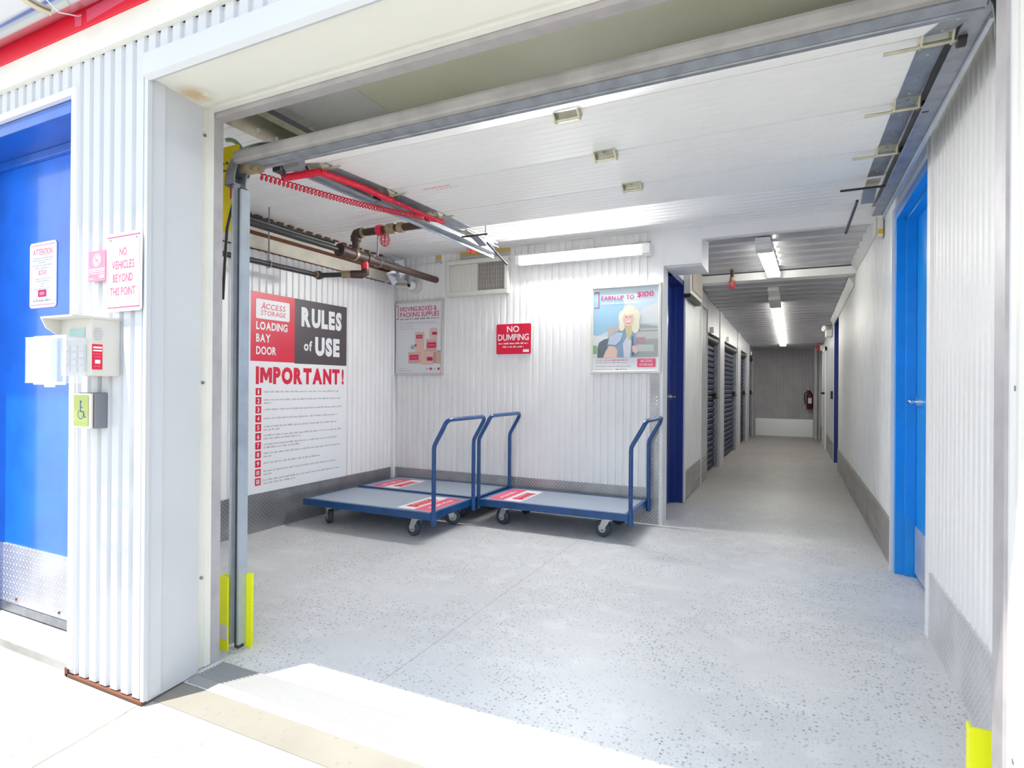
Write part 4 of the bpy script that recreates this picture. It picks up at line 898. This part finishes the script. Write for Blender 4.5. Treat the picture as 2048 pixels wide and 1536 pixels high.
for i in range(18): q.box(-.850, -.842, 5.665+.036*i, 5.68+.036*i, 2.01, 2.23, 'keypad')
q.build('grille', v)
MB().box(-.92, -.862, 5.62, 6.30, 1.935, 1.968, 'black').build('bracket', v)
tag(MB().box(-.92, -.895, 6.72, 7.15, 2.0, 2.17, 'corr_wall').build('wall_panel', None, .01), 'square grey cover plate on the corridor left wall above the first locker', 'cover plate')

# upper left ledge boards and pipes
q = MB().box(XL-.03, XL+.006, 1.62, 4.6, 2.088, 2.185, 'foam').box(XL-.03, XL+.010, 1.62, 4.64, 2.215, 2.325, 'foam')
struct(q.build('trim_19'), 'cream insulation boards along the top of the left wall', 'trim')
q = MB().box(XL-.03, XL+.004, 1.62, 4.64, 2.183, 2.217, 'rust').box(XL-.012, XL+.002, 2.3, 4.62, 2.079, 2.089, 'rust')
y = 1.7
while y < 4.5: q.box(XL-.01, XL+.03, y, y+.05, 2.318, 2.332, 'rust'); y += .1
struct(q.build('trim_20'), 'rusty edges along the boards over the left wall', 'trim')
q = MB()
for dx, dz, r_, m_ in ((.055, 2.300, .012, 'black_pipe'), (.03, 2.285, .008, 'galv')):
    q.tube([(XL+dx, 1.64, dz), (XL+dx+.01, 2.4, dz-.006), (XL+dx+.02, 3.0, dz-.01), (XL+dx+.06, 3.35, dz-.03), (XL+dx+.16, 3.6, dz-.06)], r_, m_, 8)
tag(q.build('cable_bundle'), 'black cable bundle along the ceiling edge of the left wall', 'cables')

mp = empty('sprinkler_pipe', (-3.0, 3.45, 2.08)); tag(mp, 'thick brown sprinkler pipe with riser and branch under the bay ceiling', 'pipe')
MB().cyl((-3.0, 3.60, 2.078), (-3.0, 4.57, 2.075), .030, 'brown_pipe', 18).cyl((-3.0, 1.66, 2.086), (-3.0, 3.32, 2.083), .021, 'black_pipe', 14).build('main_pipe', mp)
q = MB().cyl((-3.0, 3.30, 2.083), (-3.0, 3.60, 2.080), .043, 'brown_pipe', 18).cyl((-3.0, 3.28, 2.083), (-3.0, 3.33, 2.083), .050, 'brown_pipe', 18).cyl((-3.0, 3.43, 2.082), (-3.0, 3.455, 2.082), .047, 'brass', 18).cyl((-3.0, 3.57, 2.08), (-3.0, 3.62, 2.08), .049, 'brown_pipe', 18); q.build('tee', mp)
q = MB().cyl((-3.0, 3.46, 2.10), (-3.0, 3.46, 2.20), .028, 'brown_pipe', 16).tube([(-3.0, 3.46, 2.185), (-3.0, 3.46, 2.215), (-2.985, 3.46, 2.238), (-2.955, 3.46, 2.245), (-2.92, 3.46, 2.245)], [.038, .040, .041, .038, .036], 'brown_pipe', 16); q.cyl((-2.935, 3.46, 2.245), (-2.915, 3.46, 2.245), .039, 'brass', 16); q.build('riser_elbow', mp)
MB().cyl((-2.92, 3.46, 2.245), (-2.1, 3.47, 2.247), .028, 'brown_pipe', 16).build('branch_pipe', mp)
tag(MB().cyl((-2.79, 3.46, 2.245), (-2.745, 3.46, 2.245), .040, 'cage_red', 16).build('coupling', mp), 'red coupling')
MB().cyl((-2.70, 3.46, 2.246), (-2.63, 3.46, 2.246), .038, 'brass', 16).build('coupling', mp); MB().cyl((-2.60, 3.46, 2.246), (-2.555, 3.46, 2.246), .038, 'brass', 16).build('coupling', mp)
MB().cyl((-3.0, 3.56, 2.06), (-3.0, 3.57, 1.99), .030, 'cage_red', 14).build('red_fitting', mp)
q = MB().torus((-3.0, 3.72, 2.078), .045, .004, 'Y', 'galv', 20, 6); q.cyl((-3.0, 3.72, 2.12), (-3.0, 3.72, 2.332), .006, 'galv', 8); q.build('hanger', mp)
sp_ = empty('sprinkler_branch', (-3.3, 3.0, 1.93)); tag(sp_, 'thin black sprinkler branch pipe in front of the left wall', 'pipe')
MB().cyl((-3.3, 1.75, 1.927), (-3.3, 3.36, 1.935), .019, 'black_pipe', 14).build('pipe', sp_)
q = MB().sphere((-3.3, 3.385, 1.937), .034, 'brown_pipe', 8).cyl((-3.3, 3.35, 1.937), (-3.3, 3.42, 1.937), .026, 'brass', 14); q.build('elbow', sp_)
MB().cyl((-3.3, 3.39, 1.937), (-3.12, 3.48, 1.945), .019, 'black_pipe', 14).build('pipe', sp_)
q = MB().cyl((-3.14, 3.47, 1.945), (-3.08, 3.50, 1.948), .029, 'brass', 14).tube([(-3.08, 3.50, 1.948), (-3.02, 3.55, 1.95), (-3.0, 3.57, 1.965), (-3.0, 3.57, 2.0)], [.030, .033, .034, .03], 'brown_pipe', 14); q.build('swivel', sp_)
q = MB().torus((-3.3, 2.91, 1.932), .027, .004, 'Y', 'galv', 18, 6).cyl((-3.3, 2.91, 1.958), (-3.3, 2.91, 2.332), .005, 'galv', 8); q.build('hanger', sp_)

def sprinkler(p, label, top=None, parent=None, m='cage_red'):
    x, y, z = p
    if parent is None: s = empty('ceiling_sprinkler', (x, y, z)); tag(s, label, 'sprinkler', 'caged ceiling sprinklers')
    q = MB().cyl((x, y, z+.05), (x, y, z+.018), .010, 'brass', 10).cyl((x, y, z+.02), (x, y, z-.01), .004, 'brass', 8).cyl((x, y, z-.014), (x, y, z-.009), .016, 'brass', 12)
    if parent is not None: s = q.build('sprinkler_head', parent)
    else: q.build('nozzle', s)
    q = MB()
    for k in range(4):
        a = pi*k/4; q.tube([(x+.036*cos(t)*cos(a), y+.036*cos(t)*sin(a), z+.005+.05*sin(t)) for t in [2*pi*i/20 for i in range(21)]], .0022, m, 5)
    for h_, R_ in ((.03, .031), (.005, .036), (-.022, .030)): q.torus((x, y, z+h_), R_, .0022, 'Z', m, 20, 5)
    tag(q.build('cage', s), 'red wire cage')
    if top:
        MB().cyl((x, y, z+.05), (x, y, top), .017, 'brown_pipe', 12).cyl((x, y, z+.045), (x, y, z+.075), .024, 'brass', 12).build('drop_pipe', s)
sprinkler((-2.725, 3.46, 2.165), None, None, mp)
sprinkler((-2.33, 4.06, 2.20), 'red caged sprinkler head above the white wall vent', 2.33)
sprinkler((-.56, 6.35, 2.145), 'red caged sprinkler hanging in the corridor in front of the white beam', 2.295)

q = MB(); rr = random.Random(3)
for k in range(16):
    c_ = Vector((-3.36+rr.uniform(-.08, .08), 4.45+rr.uniform(-.1, .1), 2.13+rr.uniform(-.09, .13))); pts_ = [c_+Vector((rr.uniform(-.10, .10), rr.uniform(-.06, .06), rr.uniform(-.10, .10))) for _ in range(4)]
    q.add(pts_, [(0, 1, 2), (0, 2, 3), (0, 3, 1), (1, 3, 2)], 'foil')
tag(q.build('foil_bundle'), 'crumpled silver foil insulation in the back left corner behind the pipe', 'foil')
cm = empty('security_camera', (-3.29, YB, 2.05)); tag(cm, 'white round security camera near the back left corner', 'camera')
MB().cyl((-3.285, YB, 2.045), (-3.285, YB-.022, 2.045), .068, 'vent_w', 28).build('base', cm, .004)
MB().sphere((-3.30, YB-.055, 2.05), .042, 'white', 10).build('ball', cm)
MB().cyl((-3.305, YB-.093, 2.045), (-3.306, YB-.1, 2.044), .018, 'black', 14).build('lens', cm)
q = MB().cyl((-3.50, YB-.02, 2.055), (-3.34, YB-.03, 2.05), .026, 'vent_w', 12, .018); q.build('arm', cm)

bx = empty('alarm_box', (.53, 4.63, 2.12)); tag(bx, 'beige alarm box with yellow sticker at right of the corridor mouth', 'alarm box')
MB().box(.515, .548, 4.58, 4.70, 2.115, 2.27, 'cream').build('housing', bx, .006)
MB().box(.495, .515, 4.60, 4.68, 2.13, 2.25, 'cream').build('cover', bx, .008)
FY = Face((0, 4.579, 0), (1, 0, 0), (0, -1, 0)); q = MB(); FY.rect(q, .518, .546, 2.135, 2.165, 'amber', 1); tag(q.build('sticker', bx), 'yellow sticker')

# far corridor fittings
em = empty('emergency_light', (.52, 10.3, 2.0)); tag(em, 'white emergency light unit high on the far right corridor wall', 'emergency light')
MB().box(.47, .555, 10.15, 10.45, 1.88, 1.985, 'lens').build('housing', em, .008)
for yy in (10.2, 10.4): MB().cyl((.48, yy, 2.015), (.44, yy-.04, 2.015), .036, 'lens', 14).build('lamp_head', em)
MB().box(.45, .52, 10.5, 10.56, 1.98, 2.04, 'pink').build('indicator', em)
st = empty('strobe_alarm', (.52, 13.1, 1.9)); tag(st, 'red and white alarm strobe deep in the corridor on the right', 'alarm')
MB().box(.50, .556, 13.0, 13.12, 1.82, 1.93, 'lens').build('base', st)
MB().box(.44, .50, 13.0, 13.12, 1.83, 1.92, 'alarm_red').build('beacon', st)
tag(MB().box(.535, .558, 9.98, 10.16, .92, 1.04, 'black').build('card_reader', None, .004), 'small black box on the right corridor wall past the far blue door', 'card reader')
fe = empty('fire_extinguisher', (.35, 14.2, .6)); tag(fe, 'dark red fire extinguisher hung on the corridor end wall', 'fire extinguisher')
q = MB().tube([(.355, 14.2, .62), (.355, 14.2, .63), (.355, 14.2, .92), (.355, 14.2, .96), (.355, 14.2, .985)], [.05, .062, .062, .045, .02], 'ext_red', 18); q.build('cylinder', fe)
MB().box(.335, .375, 14.17, 14.23, .985, 1.01, 'black').box(.28, .37, 14.19, 14.21, 1.01, 1.025, 'black').build('valve', fe)
MB().tube([(.33, 14.2, 1.0), (.26, 14.18, .96), (.25, 14.17, .85), (.27, 14.17, .72)], .012, 'black', 8).build('hose', fe)
MB().box(.32, .39, 14.135, 14.14, .74, .86, 'lens').build('label', fe)
MB().box(.33, .38, 14.255, 14.3, .9, .97, 'black').box(.345, .365, 14.2, 14.27, .93, .95, 'black').build('bracket', fe)
cp = MB().cyl((.46, 13.85, 0), (.46, 13.85, 1.96), .035, 'corr_wall', 14); tag(cp.build('conduit_pipe'), 'white vertical pipe at the far right of the corridor', 'pipe')

# ================================================================== PLATFORM TROLLEYS
def trolley(x0, y0, lab, sticker, rots):
    L, D, H = 1.19, .60, .2
    t = empty('platform_trolley', (x0+L/2, y0+D/2, 0)); tag(t, lab, 'trolley', 'blue platform trolleys')
    x1, y1 = x0+L, y0+D
    q = MB()
    for a, b_, c_, d in ((x0, x1, y0, y0+.032), (x0, x1, y1-.032, y1), (x0, x0+.032, y0+.032, y1-.032), (x1-.032, x1, y0+.032, y1-.032)): q.box(a, b_, c_, d, H-.052, H, 'cart_blue')
    for k in (.3, .6): q.box(x0+L*k, x0+L*k+.03, y0+.03, y1-.03, H-.045, H-.012, 'cart_blue')
    fr = q.build('frame', t, .003)
    for yy in (y0+.02, y1-.02): MB().cyl((x1+.014, yy, H-.085), (x1+.014, yy, H+.01), .021, 'cart_blue', 16).build('handle_socket', fr)
    MB().box(x0+.03, x1-.03, y0+.03, y1-.03, H-.012, H-.002, 'deck').build('deck', t)
    a, b_ = y0+.02, y1-.02; xx = x1+.014; R = .05; pts_ = []
    def side(y, s):
        return [(xx, y, H-.06), (xx, y, .64), (xx+.003, y, .668), (xx+.014, y, .69), (xx+.078, y, .80), (xx+.088, y, .82)]
    up_ = side(a, 1); dn = side(b_, -1)[::-1]
    top = [(xx+.096, a+.008, .838), (xx+.101, a+.028, .850), (xx+.102, a+.055, .854), (xx+.102, b_-.055, .854), (xx+.101, b_-.028, .850), (xx+.096, b_-.008, .838)]
    MB().tube(up_+top+dn, .0155, 'cart_blue', 14).build('handle', t)
    for (cx, cy), rz in zip(((x0+.20, y0+.09), (x1-.17, y0+.09), (x0+.20, y1-.09), (x1-.17, y1-.09)), rots):
        def lo(u, w_, z): return (cx+u*cos(rz)-w_*sin(rz), cy+u*sin(rz)+w_*cos(rz), z)
        q = MB(); q.box(cx-.05, cx+.05, cy-.045, cy+.045, H-.058, H-.052, 'caster'); q.cyl((cx, cy, H-.075), (cx, cy, H-.058), .034, 'caster', 18)
        for s in (-1, 1):
            prf = [(-.030, .128), (.034, .128), (.045, .10), (.052, .055), (.022, .055), (-.012, .10)]
            vs = [lo(u, s*.023, z) for u, z in prf]+[lo(u, s*.027, z) for u, z in prf]; n = len(prf)
            q.add(vs, [tuple(range(n)), tuple(range(2*n-1, n-1, -1))]+[(i, (i+1) % n, n+(i+1) % n, n+i) for i in range(n)], 'caster')
        q.box(cx-.03, cx+.03, cy-.027, cy+.027, .125, .13, 'caster')
        q.cyl(lo(.037, -.032, .0625), lo(.037, .032, .0625), .008, 'caster', 10)
        c_ = q.build('caster', t)
        w_ = MB().tube([lo(.037, -.019, .0625), lo(.037, -.014, .0625), lo(.037, .014, .0625), lo(.037, .019, .0625)], [.055, .0622, .0622, .055], 'tyre', 28)
        w_.tube([lo(.037, -.0195, .0625), lo(.037, .0195, .0625)], [.031, .031], 'hub', 24); w_.cyl(lo(.037, -.021, .0625), lo(.037, .021, .0625), .017, 'tyre', 16)
        w_.build('wheel', c_)
    FT = Face((0, 0, H-.0018), (1, 0, 0), (0, 0, 1), (0, 1, 0))
    q = MB(); u0_, u1_, v0_, v1_, flip = sticker
    FT.rect(q, u0_, u1_, v0_, v1_, 'print_white', 1); hm = (u0_+u1_)/2
    wr, rr_ = ((u0_, hm), (hm, u1_)) if not flip else ((hm, u1_), (u0_, hm))
    FT.rect(q, rr_[0]+.004, rr_[1]-.004, v0_+.004, v1_-.004, 'pink', 2); FT.rect(q, wr[0]+.035, wr[1]-.02, v0_+.07, v1_-.10, 'red', 2)
    g_ = q.build('sticker', t); tag(g_, 'red and white sticker on the deck')
    FV = Face((0, 0, H-.0018), (0, -1, 0), (0, 0, 1), (1, 0, 0)) if not flip else Face((0, 0, H-.0018), (0, 1, 0), (0, 0, 1), (-1, 0, 0))
    sgn = -1 if not flip else 1
    q = MB()
    def fr_(v0f, v1f, ua, ub):
        U = sorted((sgn*(v0_+(v1_-v0_)*v0f), sgn*(v0_+(v1_-v0_)*v1f))); V = sorted((-sgn*ua, -sgn*ub)); return U[0], U[1], V[0], V[1]
    q2 = MB(); FV.text(q, 'ACCESS', *fr_(.25, .70, (wr[0]+wr[1])/2+.03, (wr[0]+wr[1])/2+.055), 'print_white', 3, .01, .15); FV.text(q, 'STORAGE', *fr_(.25, .70, (wr[0]+wr[1])/2-.03, (wr[0]+wr[1])/2-.005), 'print_white', 3, .01, .15)
    FV.fine(q, *fr_(.15, .85, rr_[0]+.06, rr_[0]+.10), 'print_white', 3)
    q.build('sticker_print', g_)
    return t
trolley(-3.45, 3.39, 'blue platform trolley in front, with a sticker under its handle', (-2.60, -2.30, 3.455, 3.92, False), (2.6, 2.9, 2.7, .4))
trolley(-3.45, 4.035, 'blue platform trolley behind the front one, against the back wall', (-3.36, -3.06, 4.09, 4.52, True), (2.6, 2.9, 2.7, .35))
trolley(-2.215, 4.0, 'blue platform trolley on the right, beside the tread plate corner', (-2.17, -1.88, 4.06, 4.52, True), (2.8, 2.9, 2.6, 2.9))
